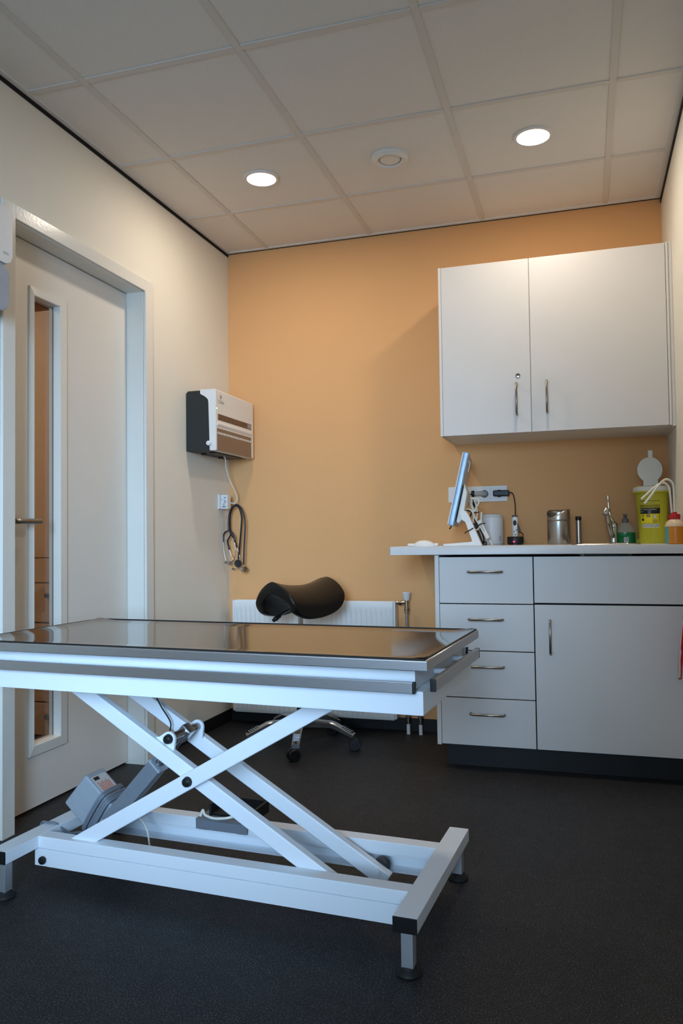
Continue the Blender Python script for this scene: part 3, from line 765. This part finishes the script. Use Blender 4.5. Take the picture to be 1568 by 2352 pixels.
MB().tube([MBX @ Vector((-.074, -.025, -.03)), (-.552, -.055, .112), (-.578, -.075, .142), (-.60, -.082, .146), (-.628, -.078, .142), (-.645, -.068, .11), (-.66, -.04, .03), (-.68, .02, .005)], .004, seg=9).build('mains_cable', m_cable_g, ex)
MB().tube([(-.55, .04, .15), (-.60, .06, .150), (-.64, .08, .147), (-.70, .14, .10)], .0022, seg=8).build('thin_cable', m_rubber, ex)
MB().tube([(-.385, .0, .155), (-.34, .01, .16), (-.315, .02, .12), (-.31, .03, .06), (-.30, .05, .012)], .003, seg=8).build('pedal_cable', m_cable_w, ex)
MB().tube([(-.30, .02, .60), (-.305, .03, .56), (-.27, .03, .50), (-.235, .03, .45), (-.245, .03, .41), (-.25, .03, .40)], .0022, seg=8).build('hand_cable', m_rubber, ex)
b = MB().box(-.40, -.32, .0, .05, F0-.012, F0+.001, .003).box(-.27, -.21, .0, .05, F0-.010, F0+.001, .003); b.build('cable_clip', m_black, ex)
# upper frames
def ringframe(lu, wv, z0, z1, th, du=DU):
    b = MB()
    b.box(du-lu, du+lu, -wv, -wv+th, z0, z1, .003).box(du-lu, du+lu, wv-th, wv, z0, z1, .003)
    b.box(du-lu, du-lu+th, -wv+th-.001, wv-th+.001, z0, z1, .003).box(du+lu-th, du+lu, -wv+th-.001, wv-th+.001, z0, z1, .003)
    return b
b = ringframe(LF, WF, F0, F1, .03); b.box(DU-LF+.029, DU+LF-.029, -WF+.029, WF-.029, F1-.012, F1-.002)
b.build('lower_frame', m_white, ex)
b = MB().box(DU-LF+.022, DU+LF-.022, -WF+.012, WF-.012, F1+.0005, TZ0-.0005, .003)
b.build('upper_frame', m_white, ex)
for e in (-1, 1):
    rl = MB().box(DU-LT+.03, .624, e*.300-.0065, e*.300+.0065, .650, .676, .0015).build('accessory_rail', m_rail, ex)
    for x_ in (.624, DU-LT+.024): MB().box(x_, x_+.006, e*.300-.007, e*.300+.007, .6495, .6765, .0015).build('end_cap', m_black, rl)
    b = MB()
    for x_ in (-.55, 0, .5): b.cyl((x_, e*(WF-.014), .664), (x_, e*.296, .664), .007, seg=14)
    b.build('rail_spacer', m_white, rl)
for e in (-1, 1):
    ux = DU+e*(LF+.024)
    rl = MB().box(ux-.0065, ux+.0065, -.276, .250, .653, .681, .0015).build('accessory_rail', m_rail, ex)
    for v_ in (-.282, .250): MB().box(ux-.007, ux+.007, v_, v_+.006, .6525, .6815, .0015).build('end_cap', m_black, rl)
    b = MB()
    for v_ in (-.08, .14): b.cyl((DU+e*(LF-.024), v_, .667), (ux, v_, .667), .007, seg=14)
    b.build('rail_spacer', m_white, rl)
# tray: skirt with rounded edge
b = MB()
def loop(iu, z): return [(DU-LT+iu, -WT_+iu, z), (DU+LT-iu, -WT_+iu, z), (DU+LT-iu, WT_-iu, z), (DU-LT+iu, WT_-iu, z)]
ls = [loop(.02, TZ0), loop(.0015, TZ0), loop(0, TZ0+.0015), loop(0, TZ1-.004), loop(.0012, TZ1-.0012), loop(.004, TZ1), loop(.0085, TZ1)]
vs = [[b.bm.verts.new(p) for p in l] for l in ls]
for a, c in zip(vs, vs[1:]):
    for i in range(4): b.bm.faces.new((a[i], a[(i+1) % 4], c[(i+1) % 4], c[i]))
b.bm.faces.new(vs[0][::-1])
b.wn = True; b.build('tray_edge', m_rail, ex, ang=50)
b = MB()
def pr(i, n):   # denser near the edges
    t = i/(n-1); return .5-.5*math.cos(PI*t)
def trayf(u, v_):
    tu = pr(round(u*40), 41); tv = pr(round(v_*28), 29)
    x = DU-LT+.007+(2*LT-.014)*tu; y = -WT_+.007+(2*WT_-.014)*tv
    d = min(x-(DU-LT+.007), (DU+LT-.007)-x); e_ = min(y+WT_-.007, WT_-.007-y)
    f = max(0, 1-d/.07)**2*.006+max(0, 1-e_/.07)**2*.0045
    return Vector((x, y, TZ1-.0035+min(f, .009)))
b.grid(trayf, 41, 29); b.build('steel_top', m_top, ex, ang=80)
b = MB()
for (u0, u1, v0, v1) in ((DU-LT+.004, DU+LT-.004, -WT_+.004, -WT_+.0085), (DU-LT+.004, DU+LT-.004, WT_-.0085, WT_-.004), (DU-LT+.004, DU-LT+.0085, -WT_+.004, WT_-.004), (DU+LT-.0085, DU+LT-.004, -WT_+.004, WT_-.004)):
    b.box(u0, u1, v0, v1, TZ1+.0002, TZ1+.0030, .0006)
b.build('edge_seal', m_rubber, ex)

# foot pedal on the rear rail
fp = thing('foot_pedal', 'steel foot pedal with black guard resting on the rear base rail of the table', 'pedal', ex.matrix_basis @ Vector((-.095, .18, BT)), -.0593)
b = MB().box(-.098, .080, -.078, .05, .0005, .0035).box(-.098, .080, -.078, -.075, -.028, .0035, .001)
b.build('base_plate', m_greyd, fp)
b = MB()
for x_ in (-.09, .045): b.box(x_, x_+.03, -.0745, -.071, -.03, -.026, .001)
b.build('pad', m_rubber, fp)
MB().box(-.06, .07, -.04, .035, .0036, .014, .003).build('treadle', m_black, fp)
b = MB().box(-.07, -.062, -.045, .045, .0036, .040, .002).box(.118, .126, -.045, .045, .0036, .040, .002, M=Matrix.Translation((-.03, 0, 0))).box(-.066, .092, .037, .045, .0036, .040, .002)
b.build('guard', m_rubber, fp)
MB().tube([(-.092, -.06, .004), (-.086, -.055, .022), (-.075, -.06, .010), (-.04, -.068, .006), (.0, -.066, .010), (.03, -.055, .016)], .004, seg=9).build('cable', m_cable_w, fp)

# ------------------------------------------------------------------ on the worktop
def multi_socket():
    t = thing('socket_strip', 'white four-gang socket strip on the orange wall behind the monitor', 'socket', (1.396, 0, 1.186))
    MB().box(-.150, .150, -.011, -.0005, 0, .080, .002).build('frame', m_wplast, t)
    for k in range(4):
        x = -.1085+.0725*k
        i_ = MB().box(x-.028, x+.028, -.0135, -.011, .012, .068, .001).build('insert', m_wplast, t)
        if k in (2, 3):
            MB().lathe([(.0195, .0005), (.020, .0), (.018, -.010), (0, -.010)], M=Matrix.Translation((x, -.0137, .040)) @ Matrix.Rotation(R(90), 4, 'X'), seg=28).build('well', m_pgrey, i_)
        elif k == 0:
            MB().box(x-.012, x-.002, -.0139, -.0135, .022, .040).build('jack', m_black, i_)
            MB().box(x+.004, x+.013, -.0139, -.0135, .022, .040).build('jack', m_black, i_)
    return t
multi_socket()
pg = thing('power_plug', 'black and grey plug pushed into the third gang of the socket strip', 'plug', (1.4325, -.0145, 1.226))
MB().rcyl((0, .010, 0), (0, -.022, 0), .0185, .003).build('plug_body', m_pgrey, pg)
MB().tube([(0, -.02, 0), (-.012, -.032, .001), (-.03, -.038, .001), (-.05, -.04, .0)], .012, seg=16, smooth=6, radii=[.013, .013, .012, .011]).build('plug_neck', m_labelg, pg)
MB().rcyl((-.046, -.04, 0), (-.062, -.04, 0), .016, .003).build('plug_collar', m_black, pg)
MB().tube([(-.06, -.04, 0), (-.078, -.042, -.008), (-.088, -.044, -.03), (-.092, -.05, -.08)], .0032, seg=8).build('cord', m_rubber, pg)
pk = thing('charger_plug', 'flat black charger plug in the right-hand gang of the socket strip', 'plug', (1.505, -.0145, 1.226))
MB().rcyl((0, .010, 0), (0, -.010, 0), .0185, .003).box(-.028, .053, -.032, -.010, -.015, .015, .006, 3).build('plug_body', m_black, pk)
MB().tube([(.05, -.02, .002), (.066, -.02, .0), (.075, -.022, -.02), (.081, -.03, -.06), (.083, -.05, -.10), (.084, -.08, -.112)], .0026, seg=8).build('cord', m_rubber, pk)

# monitor, seen edge-on
mo = thing('monitor', 'slim white desktop monitor edged in blue film, seen from its side on the worktop', 'monitor', (1.385, -.30, WZ), R(5.5))
TI = R(13)
MM = Matrix.Translation((-.085, 0, .10)) @ Matrix.Rotation(TI, 4, 'Y')
MB().box(.000, .006, -.19, .19, 0, .335, .002, M=MM).build('bezel', m_wplast, mo)
MB().box(-.0005, .0004, -.178, .178, .015, .318, M=MM).build('screen', m_screen, mo)
MB().box(.006, .029, -.191, .191, -.003, .338, .004, M=MM).build('film_edge', m_film, mo)
b = MB().prism([(.034, .02), (.046, .012), (.062, .04), (.055, .16), (.034, .20)], -.14, .14, MM @ Matrix(((1, 0, 0, 0), (0, 0, 1, 0), (0, 1, 0, 0), (0, 0, 0, 1))), .004)
b.build('rear_cover', m_lidw, mo)
My = Matrix(((1, 0, 0, 0), (0, 0, 1, 0), (0, 1, 0, 0), (0, 0, 0, 1)))
b = MB().prism([(-.022, .118), (-.030, .150), (-.002, .160), (.012, .138), (.070, .0), (-.105, .0), (-.105, .010), (.022, .016), (.028, .022), (-.002, .110)], -.19, -.07, My, .002)
b.build('stand', m_wplast, mo)
MB().tube([MM @ Vector((.02, -.191, -.004)), MM @ Vector((.018, -.193, -.014)), MM @ Vector((.014, -.193, -.02))], .003, seg=8, smooth=4).build('film_tab', m_black, mo)
MB().tube([MM @ Vector((.034, -.189, .30)), MM @ Vector((.042, -.189, .29)), MM @ Vector((.044, -.189, .25))], .0012, seg=6, smooth=4).build('film_flap', m_lidw, mo)
# mouse
ms = thing('mouse', 'white computer mouse lying on the left end of the worktop', 'mouse', (1.205, -.46, WZ))
def mouse_f(u, v_):
    a = 2*PI*u; s_ = v_
    r = math.sin(min(1, s_)*PI/2)
    x = .052*r*math.cos(a); y = .03*r*math.sin(a)
    z = .028*(max(0, 1-r**2.4))**.5*(1-.25*(x/.052 > 0)*(x/.052)**2)
    return Vector((x, y, z))
MB().grid(mouse_f, 32, 12, closed_u=True).build('shell', m_wplast, ms, ang=70)
MB().box(-.078, -.044, -.018, .018, .0, .013, .005, 3).build('front_tab', m_wplast, ms)
MB().box(.046, .066, -.015, .015, .0, .014, .004, 3).build('rear_tab', m_wplast, ms)
# white canister
cn = thing('canister', 'round white canister with a flat lid behind the cables on the worktop', 'canister', (1.478, -.13, WZ))
MB().lathe([(0, 0), (.050, 0), (.055, .006), (.056, .02), (.056, .120), (.054, .135), (.053, .136), (0, .136)], seg=40).build('body', m_wplast, cn)
MB().lathe([(0, .1365), (.052, .1365), (.053, .140), (.049, .148), (.030, .153), (0, .154)], seg=40).build('lid', m_wplast, cn)
MB().box(.040, .047, -.042, -.035, .020, .044, .001).build('window_mark', m_brown, cn)
# power bricks leaning on the monitor stand, cables and ties
def ppx(x, y, yy): return at(1050+x/9.2235, 1110+y/9.2235, 'y', yy)
def leaning(name, label, p0, p1, w, d, yy, m, print_=False):
    a, c = ppx(*p0, yy), ppx(*p1, yy); dv = c-a; L_ = dv.length
    t = thing(name, label, 'adapter', a)
    q = Matrix.Rotation(math.atan2(dv.x, dv.z), 4, 'Y')
    MB().box(-w/2, w/2, -d/2, d/2, 0, L_, .004, 3, M=q).build('body', m, t)
    if print_: MB().box(-.002, .003, -d/2-.0005, -d/2, L_*.38, L_*.72, M=q).build('print', m_labelg, t)
    return t, q, L_
leaning('power_brick', 'white power brick leaning beside the monitor stand', (655, 1170), (455, 790), .020, .03, -.33, m_wplast, True)
leaning('power_brick', 'black power brick tied behind the monitor stand', (500, 1292), (340, 860), .024, .04, -.27, m_black)
cblw = MB().tube([ppx(150, 560, -.30), ppx(240, 550, -.31), ppx(310, 600, -.32), ppx(345, 700, -.33), ppx(320, 850, -.33), ppx(325, 950, -.33), ppx(390, 990, -.34), ppx(450, 960, -.34), ppx(470, 900, -.34)], .0035, seg=8)
cblw.tube([ppx(250, 180, -.05), ppx(260, 300, -.20), ppx(280, 450, -.28), ppx(330, 580, -.30), ppx(370, 720, -.32), ppx(410, 800, -.33), ppx(440, 840, -.335)], .0035, seg=8)
cblw.tube([ppx(400, 790, -.30), ppx(420, 640, -.30), ppx(400, 480, -.30), ppx(350, 350, -.30), ppx(300, 340, -.30), ppx(310, 470, -.30), ppx(370, 620, -.30)], .0038, seg=8)
cblw.tube([ppx(370, 610, -.31), ppx(400, 500, -.31), ppx(450, 420, -.31), ppx(430, 340, -.31), ppx(360, 320, -.31), ppx(280, 320, -.31)], .0038, seg=8)
cblw.tube([ppx(510, 610, -.34), ppx(500, 740, -.345), ppx(510, 860, -.35), ppx(530, 880, -.35)], .0035, seg=8)
cblw.tube([ppx(680, 1210, -.33), ppx(720, 1265, -.33), ppx(735, 1310, -.33)], .0035, seg=8)
tag(cblw.build('cable_bundle', m_cable_w), 'bundle of looped white cables hanging behind the monitor', 'cable')
b = MB().tube([ppx(150, 560, -.27), ppx(230, 575, -.27), ppx(300, 620, -.27), ppx(270, 700, -.265), ppx(265, 780, -.265), ppx(310, 850, -.265)], .0035, seg=8)
tag(b.build('black_cable', m_rubber), 'black cable curving out from the back of the monitor', 'cable')
b = MB()
b.tube([ppx(330, 330, -.25), ppx(370, 470, -.25), ppx(400, 600, -.25), ppx(430, 700, -.25)], .004, seg=8).tube([ppx(340, 400, -.26), ppx(330, 520, -.26), ppx(345, 640, -.26), ppx(400, 850, -.26), ppx(500, 1000, -.262), ppx(560, 1180, -.265), ppx(545, 1285, -.27)], .004, seg=8)
b.tube([ppx(540, 1290, -.27), ppx(600, 1240, -.27), ppx(610, 1290, -.27), ppx(570, 1312, -.28), ppx(500, 1312, -.28)], .003, seg=8)
tag(b.build('cable_bundle', m_rubber), 'black cables running down behind the white cable bundle', 'cable')
b = MB().tube([ppx(155, 1055, -.50), ppx(300, 970, -.505), ppx(420, 910, -.40), ppx(500, 860, -.36), ppx(590, 850, -.35)], .0025, seg=8)
tag(b.build('cable_tie', m_rubber), 'long black cable tie strapped round the monitor stand and power bricks', 'cable tie')
b = MB().tube([ppx(360, 615, -.345), ppx(410, 618, -.35), ppx(455, 612, -.345), ppx(440, 605, -.30), ppx(370, 608, -.30)], .0022, seg=8, closed=True)
tag(b.build('cable_tie', m_rubber), 'short black cable tie round the upper loops of white cable', 'cable tie')
# clipper on its charger
ck = thing('charging_dock', 'round black charging dock with a red light on the worktop', 'charger', (1.598, -.22, WZ))
MB().lathe([(0, .0), (.034, .0), (.034, .004), (.0385, .006), (.0395, .012), (.0395, .034), (.037, .039), (.020, .039), (0, .037)], seg=40).build('base', m_black, ck)
MB().sphere((-.003, -.0395, .015), .004).build('indicator_light', m_led_r, ck)
MB().tube([(.034, .0, .03), (.036, .01, .05), (.02, .02, .06), (.010, .03, .062)], .0022, seg=8).build('cord', m_rubber, ck)
cl = thing('hair_clipper', 'white cordless clipper with black paw prints standing in the black dock', 'clipper', (1.598, -.22, WZ+.0395))
prof = [(.0, .0), (.0125, .001), (.0125, .03), (.0138, .07), (.0142, .085), (.012, .094), (.0, .096)]
MB().lathe(prof, seg=28, sy=.8).build('body', m_wplast, cl)
MB().box(-.0135, .0135, -.008, .008, .0925, .1015, .002).build('blade', m_black, cl)
MB().sphere((0, -.0112, .065), .013, sx=.62, sy=.25, sz=1).build('switch', m_black, cl)
MB().prism([(.010, .030), (.026, .022), (.024, .034), (.012, .066)], -.006, .006, My, .002).build('lever', m_black, cl)
b = MB()
for cx, cz in ((-.004, .023), (.006, .030), (.002, .009)):
    f = lambda x, z: Vector((x, -.0105-.0001, z))
    for a, c, r1 in ((0, -.001, .0022), (-.0028, .0012, .001), (-.001, .003, .0011), (.0012, .003, .0011), (.003, .0012, .001)):
        dotdisc(b, cx+a, cz+c, r1, r1, f)
b.build('paw_print', m_darkpaw, cl, recalc=False)
# steel bin
bn = thing('table_bin', 'brushed steel table bin with a curved open top on the worktop', 'bin', (1.800, -.24, WZ))
MB().lathe([(0, 0), (.0515, 0), (.0525, .002), (.0525, .108), (.051, .1085), (0, .1085)], seg=48).build('body', m_steel, bn)
def lidf(u, v_):
    a = 2*PI*u; c = math.cos(a); s_ = math.sin(a)
    # the front-left of the rim dips in a swept curve
    dip = max(0., math.cos(a-R(232)))**1.6
    top = .163-.036*dip
    return Vector((.0527*c, .0527*s_, .1092+(top-.1092)*v_))
o_ = MB().grid(lidf, 64, 5, closed_u=True).build('lid', m_steel, bn, ang=60)
md = o_.modifiers.new('thick', 'SOLIDIFY'); md.thickness = .0015; md.offset = -1
# slim steel cylinder
cy = thing('steel_tube', 'slim brushed steel tube with a black cap right of the table bin', 'dispenser', (1.888, -.16, WZ))
MB().lathe([(0, 0), (.017, 0), (.0165, .003), (.0135, .004), (0, .004)], seg=28).build('foot', m_black, cy)
MB().lathe([(.0125, .004), (.0128, .112), (0, .112)], seg=32).build('body', m_steel, cy)
MB().lathe([(.0138, .112), (.0140, .128), (.0128, .131), (0, .131)], seg=32).build('cap', m_black, cy)
# tap
tp = thing('tap', 'chrome mixer tap with a raised lever behind the sink', 'tap', (2.045, -.17, WZ))
MB().lathe([(0, 0), (.024, 0), (.024, .005), (.020, .008), (.019, .070), (.021, .080), (.020, .092), (.012, .102), (0, .106)], seg=32).build('body', m_chrome, tp)
MB().tube([(-.004, -.005, .035), (-.012, -.04, .045), (-.022, -.09, .09), (-.032, -.14, .135), (-.036, -.165, .152)], .013, seg=18, radii=[.013, .013, .0125, .012, .0115]).build('spout', m_chrome, tp)
MB().rcyl((-.034, -.158, .158), (-.038, -.170, .132), .0145, .003).build('nozzle', m_alu, tp)
MB().tube([(0, 0, .1), (-.012, .004, .125), (-.019, .008, .17), (-.022, .012, .225)], .005, seg=12, radii=[.009, .007, .0055, .005, .0045]).build('lever', m_chrome, tp)
# soap bottle
sp = thing('soap_bottle', 'clear pump bottle of green hand soap beside the tap', 'bottle', (2.098, -.155, WZ))
MB().lathe([(0, .001), (.040, .001), (.043, .006), (.043, .052), (0, .052)], seg=36, sy=.62).build('soap', m_soapgreen, sp)
MB().lathe([(.0435, .0525), (.041, .066), (.032, .084), (.018, .096), (.014, .100)], seg=36, sy=.66).build('shell', m_clear, sp)
b = MB().lathe([(.014, .098), (.015, .100), (.015, .114), (.008, .117), (.007, .126), (.0085, .128), (.0085, .138), (0, .139)], seg=24).box(-.007, .007, -.032, 0, .129, .137, .003); b.build('pump', m_pgrey, sp)
lb = MB().box(-.009, .011, -.0275, -.0268, .006, .030).build('barcode_label', m_labelw, sp)
b = MB()
for k in range(4): b.box(-.006, .009, -.0279, -.0275, .013+.004*k, .0147+.004*k)
b.build('barcode', m_labelk, lb)
sg = MB().box(-.018, .018, -.012, .012, 0, .02, .004, 3).build('sponge', m_sponge); sg.location = (2.160, -.20, WZ+.001)
tag(sg, 'small olive green sponge between soap bottle and yellow container', 'sponge')
# sharps container
sh = thing('sharps_container', 'yellow green sharps container with its white lid flap open, right end of worktop', 'container', (2.2135, -.200, WZ))
SR = lambda z: .0600+.012*z/.215
MB().lathe([(0, 0), (.058, 0), (SR(0), .003), (SR(.205), .205), (.088, .207), (.089, .211), (.087, .213), (.0725, .213), (0, .213)], seg=56).build('body', m_yellow, sh)
MB().lathe([(.082, .2135), (.083, .222), (.079, .232), (.060, .236), (.030, .236), (.028, .234), (0, .234)], seg=48).build('lid', m_lidw, sh)
for xk, yk in ((-.058, -.03), (.01, -.066)): MB().rcyl((xk, yk, .232), (xk, yk, .2375), .010, .002).build('latch', m_yellow, sh)
fc = Vector((-.004, .03, .306))
b = MB().lathe([(0, -.002), (.050, -.002), (.054, -.004), (.055, 0), (.054, .003), (0, .003)], M=Matrix.Translation(fc) @ Matrix.Rotation(R(80), 4, 'X'), seg=44)
b.box(-.034, .030, .018, .024, .234, .262, .002).box(-.010, .010, .031, .036, .354, .388, .003)
b.build('lid_flap', m_lidw, sh)
sh.scale = (1, 1, 1.11)
def wrap(z, a, off=.0004): 
    r = SR(z)+off; return Vector((r*math.sin(a), -r*math.cos(a), z))
def patch(a0, a1, z0, z1, n, m, parent=sh, off=.0004):
    return MB().grid(lambda u, v_: wrap(z0+(z1-z0)*v_, R(a0+(a1-a0)*u), off), 24, 4).build(n, m, parent, ang=80)
A0, A1 = -52, 24
patch(A0, A1, .147, .158, 'fine_print', m_labelo)
hz = MB()
for k in range(13):
    a0_ = A0+(A1-A0)*k/13
    hz.grid(lambda u, v_: wrap(.172+.003*v_, R(a0_+3.6*u)), 3, 2)
hz.build('warning_dashes', m_labelk, sh)
text_mesh('DANGER', .011, lambda x, y: wrap(.163+y*.7, R((A0+A1)/2)+x/SR(.16))).build('warning_lettering', m_labelo, sh, recalc=False)
bk = patch(A0, A1, .121, .145, 'black_band', m_labelk)
text_mesh('UN  Sharps Containers', .0078, lambda x, y: wrap(.139+y, R(-20)+x/SR(.14), .0008)).build('band_lettering', m_labelw, bk, recalc=False)
text_mesh('2 liter', .006, lambda x, y: wrap(.130+y, R(-43)+x/SR(.14), .0008)).build('band_lettering', m_labelw, bk, recalc=False)
b = MB()
for k in range(24):
    a0_, a1_ = 2*PI*k/24, 2*PI*(k+1)/24
    q = [wrap(.1285+r_*math.sin(a_), R(-15)+r_*math.cos(a_)/SR(.13), .0008) for r_, a_ in ((.0052, a0_), (.0060, a0_), (.0060, a1_), (.0052, a1_))]
    b._new(q, [(0, 1, 2, 3)])
b.build('ring_mark', m_labelw, bk, recalc=False)
text_mesh('2', .008, lambda x, y: wrap(.1285+y, R(-15)+x/SR(.13), .0008)).build('band_lettering', m_labelw, bk, recalc=False)
yl = patch(A0+1, A1, .083, .120, 'yellow_band', m_labely)
def wdisc(parent, name, ac, zc, ra_, rz_, m, n=20, off=.0008, rot=0):
    b = MB(); b._new([wrap(zc+rz_*math.sin(2*PI*k/n+rot), R(ac)+ra_*math.cos(2*PI*k/n+rot)/SR(.1), off) for k in range(n)], [tuple(range(n))]); return b.build(name, m, parent, recalc=False)
wdisc(yl, 'oval_mark', -20, .113, .0075, .0055, m_labelk)
wdisc(yl, 'oval_core', -20, .113, .004, .0025, m_labelw, off=.0012)
wdisc(yl, 'diamond_mark', 4, .109, .0095, .0095, m_labelk, n=4)
wdisc(yl, 'diamond_core', 4, .109, .008, .008, m_labelw, n=4, off=.0012)
b = MB()
for a_, z_, w_, h_ in ((-43, .113, .003, .006), (-39, .113, .003, .006), (-42, .106, .002, .006), (-42, .097, .011, .009)):
    b.grid(lambda u, v_: wrap(z_-h_/2+h_*v_, R(a_)+(u-.5)*w_/SR(.1), .0008), 4, 2)
b.build('figure_mark', m_labelk, yl)
b = MB()
for k in range(5): b.grid(lambda u, v_: wrap(.096-.0028*k+.0014*v_, R(-5+20*u), .0008), 6, 2)
b.build('small_print', m_labelo, yl)
b = MB(); b.grid(lambda u, v_: wrap(.085+.034*v_, R(19+3.5*u), .0008), 3, 3); b.build('side_print', m_labelo, yl)
for a0_, a1_ in ((-47, -43), (-41, -31), (-29, -15), (-13, 3), (6, 20)):
    pp = patch(a0_, a1_, .064, .0795, 'white_box', m_labelw)
    b = MB()
    for k in range(3): b.grid(lambda u, v_: wrap(.068+.0035*k+.0015*v_, R(a0_+1+(a1_-a0_-2)*u*(1-.2*(k % 2))), .0008), 5, 2)
    b.build('box_print', m_pgrey, pp)
# wash bottles
def wash(x, y, label, m_liq, level, tubepts, sticker=False):
    t = thing('wash_bottle', label, 'bottle', (x, y, WZ)); t.scale = (1, 1, 1.12)
    r = .0345
    MB().lathe([(0, 0), (r-.004, 0), (r, .004), (r, level), (0, level)], seg=36).build('liquid', m_liq, t)
    MB().lathe([(r+.0002, level+.0002), (r, .070), (r-.006, .082), (r-.014, .088), (.017, .091), (0, .091)], seg=36).build('shoulder', m_bclear, t)
    if sticker:
        MB().grid(lambda u, v_: Vector(((r+.0004)*math.sin(R(-125+72*u)), -(r+.0004)*math.cos(R(-125+72*u)), .004+.060*v_)), 14, 3).build('side_label', m_blueliq, t, ang=80)
    c = MB().lathe([(0, .0912), (.0195, .0912), (.020, .093), (.0195, .107), (.018, .109), (.008, .110), (.006, .117), (0, .117)], seg=30).build('cap', m_red, t)
    MB().tube(tubepts, .0042, seg=12).build('spout', m_lidw, c)
wash(2.2685, -.600, 'orange wash bottle with red cap and bent white spout, front right of worktop', m_iodine, .064,
     [(-.002, 0, .115), (-.003, 0, .20), (-.010, -.002, .226), (-.032, -.008, .236), (-.058, -.016, .218), (-.090, -.028, .180), (-.118, -.038, .148)], True)
wash(2.2700, -.528, 'blue wash bottle behind the orange one, mostly only its white spout showing', m_blueliq, .064,
     [(-.006, 0, .115), (-.012, 0, .19), (-.018, .0, .215), (-.038, -.005, .228), (-.069, -.012, .214), (-.099, -.02, .190), (-.126, -.028, .168)])
# towel on a wall hook
hk = thing('wall_hook', 'small steel hook on the right wall carrying the striped towel', 'hook', (XR, -.70, .785))
MB().rcyl((-.0005, 0, 0), (-.006, 0, 0), .014, .002).tube([(-.004, 0, 0), (-.018, 0, 0), (-.024, 0, .012)], .004, seg=10, smooth=6).build('hook_body', m_handle, hk)
tw = MB()
def tow(u, v_):
    w = .055*(.25+.75*min(1, v_*1.15)**.8)
    y = -.70+w*(2*u-1)
    fold = .010*math.sin(u*PI*5+v_*1.5)*min(1, .25+v_)
    x = XR-.012-.022*v_-abs(fold)*1.0-.012*v_*(1-u)
    return Vector((x, y, .790-.335*v_-.012*math.sin(u*9)*v_))
tw.grid(tow, 40, 24); tw_o = tw.build('towel', m_towel, ang=80)
md = tw_o.modifiers.new('thick', 'SOLIDIFY'); md.thickness = .003; md.offset = 0
tag(tw_o, 'red and white striped towel hanging at the right edge by the sink cabinet', 'towel')

# ------------------------------------------------------------------ light
w = bpy.data.worlds.new('sky'); SC.world = w; w.use_nodes = True
N = w.node_tree.nodes; L = w.node_tree.links
sky = N.new('ShaderNodeTexSky'); sky.sky_type = 'HOSEK_WILKIE'; sky.sun_direction = (.2, .8, .5); sky.turbidity = 3
L.new(sky.outputs[0], N['Background'].inputs[0]); N['Background'].inputs[1].default_value = .25
def area(name, loc, rot, sx, sy, e, c, spread=180):
    l = bpy.data.lights.new(name, 'AREA'); l.shape = 'RECTANGLE'; l.size = sx; l.size_y = sy; l.energy = e; l.color = c; l.spread = R(spread)
    o = bpy.data.objects.new(name, l); COL.objects.link(o); o.location = loc; o.rotation_euler = rot
    return o
area('window_daylight', (1.15, YR-.02, 1.55), (R(78), 0, 0), 1.75, 1.5, 20, (.56, .76, 1.0), 150)
area('sky_daylight', (1.72, YR+.01, 1.45), (R(82), 0, R(19)), .75, 1.3, 17.5, (.45, .695, 1.0), 50)
area('next_room_fill', (-1.3, -1.9, 2.55), (0, 0, 0), .6, .6, 34, (1, .86, .70))  # unseen fill lamp, added to brighten the view through the door pane
for l in DL: l.energy = 6.6; l.color = (1, .86, .70)

SC.view_settings.view_transform = 'Standard'; SC.view_settings.look = 'None'; SC.view_settings.exposure = 0; SC.view_settings.gamma = 1
SC.cycles.use_denoising = True
SC.cycles.max_bounces = 10; SC.cycles.diffuse_bounces = 5; SC.cycles.glossy_bounces = 5; SC.cycles.transparent_max_bounces = 12
SC.cycles.sample_clamp_indirect = 6; SC.cycles.caustics_reflective = False; SC.cycles.caustics_refractive = False
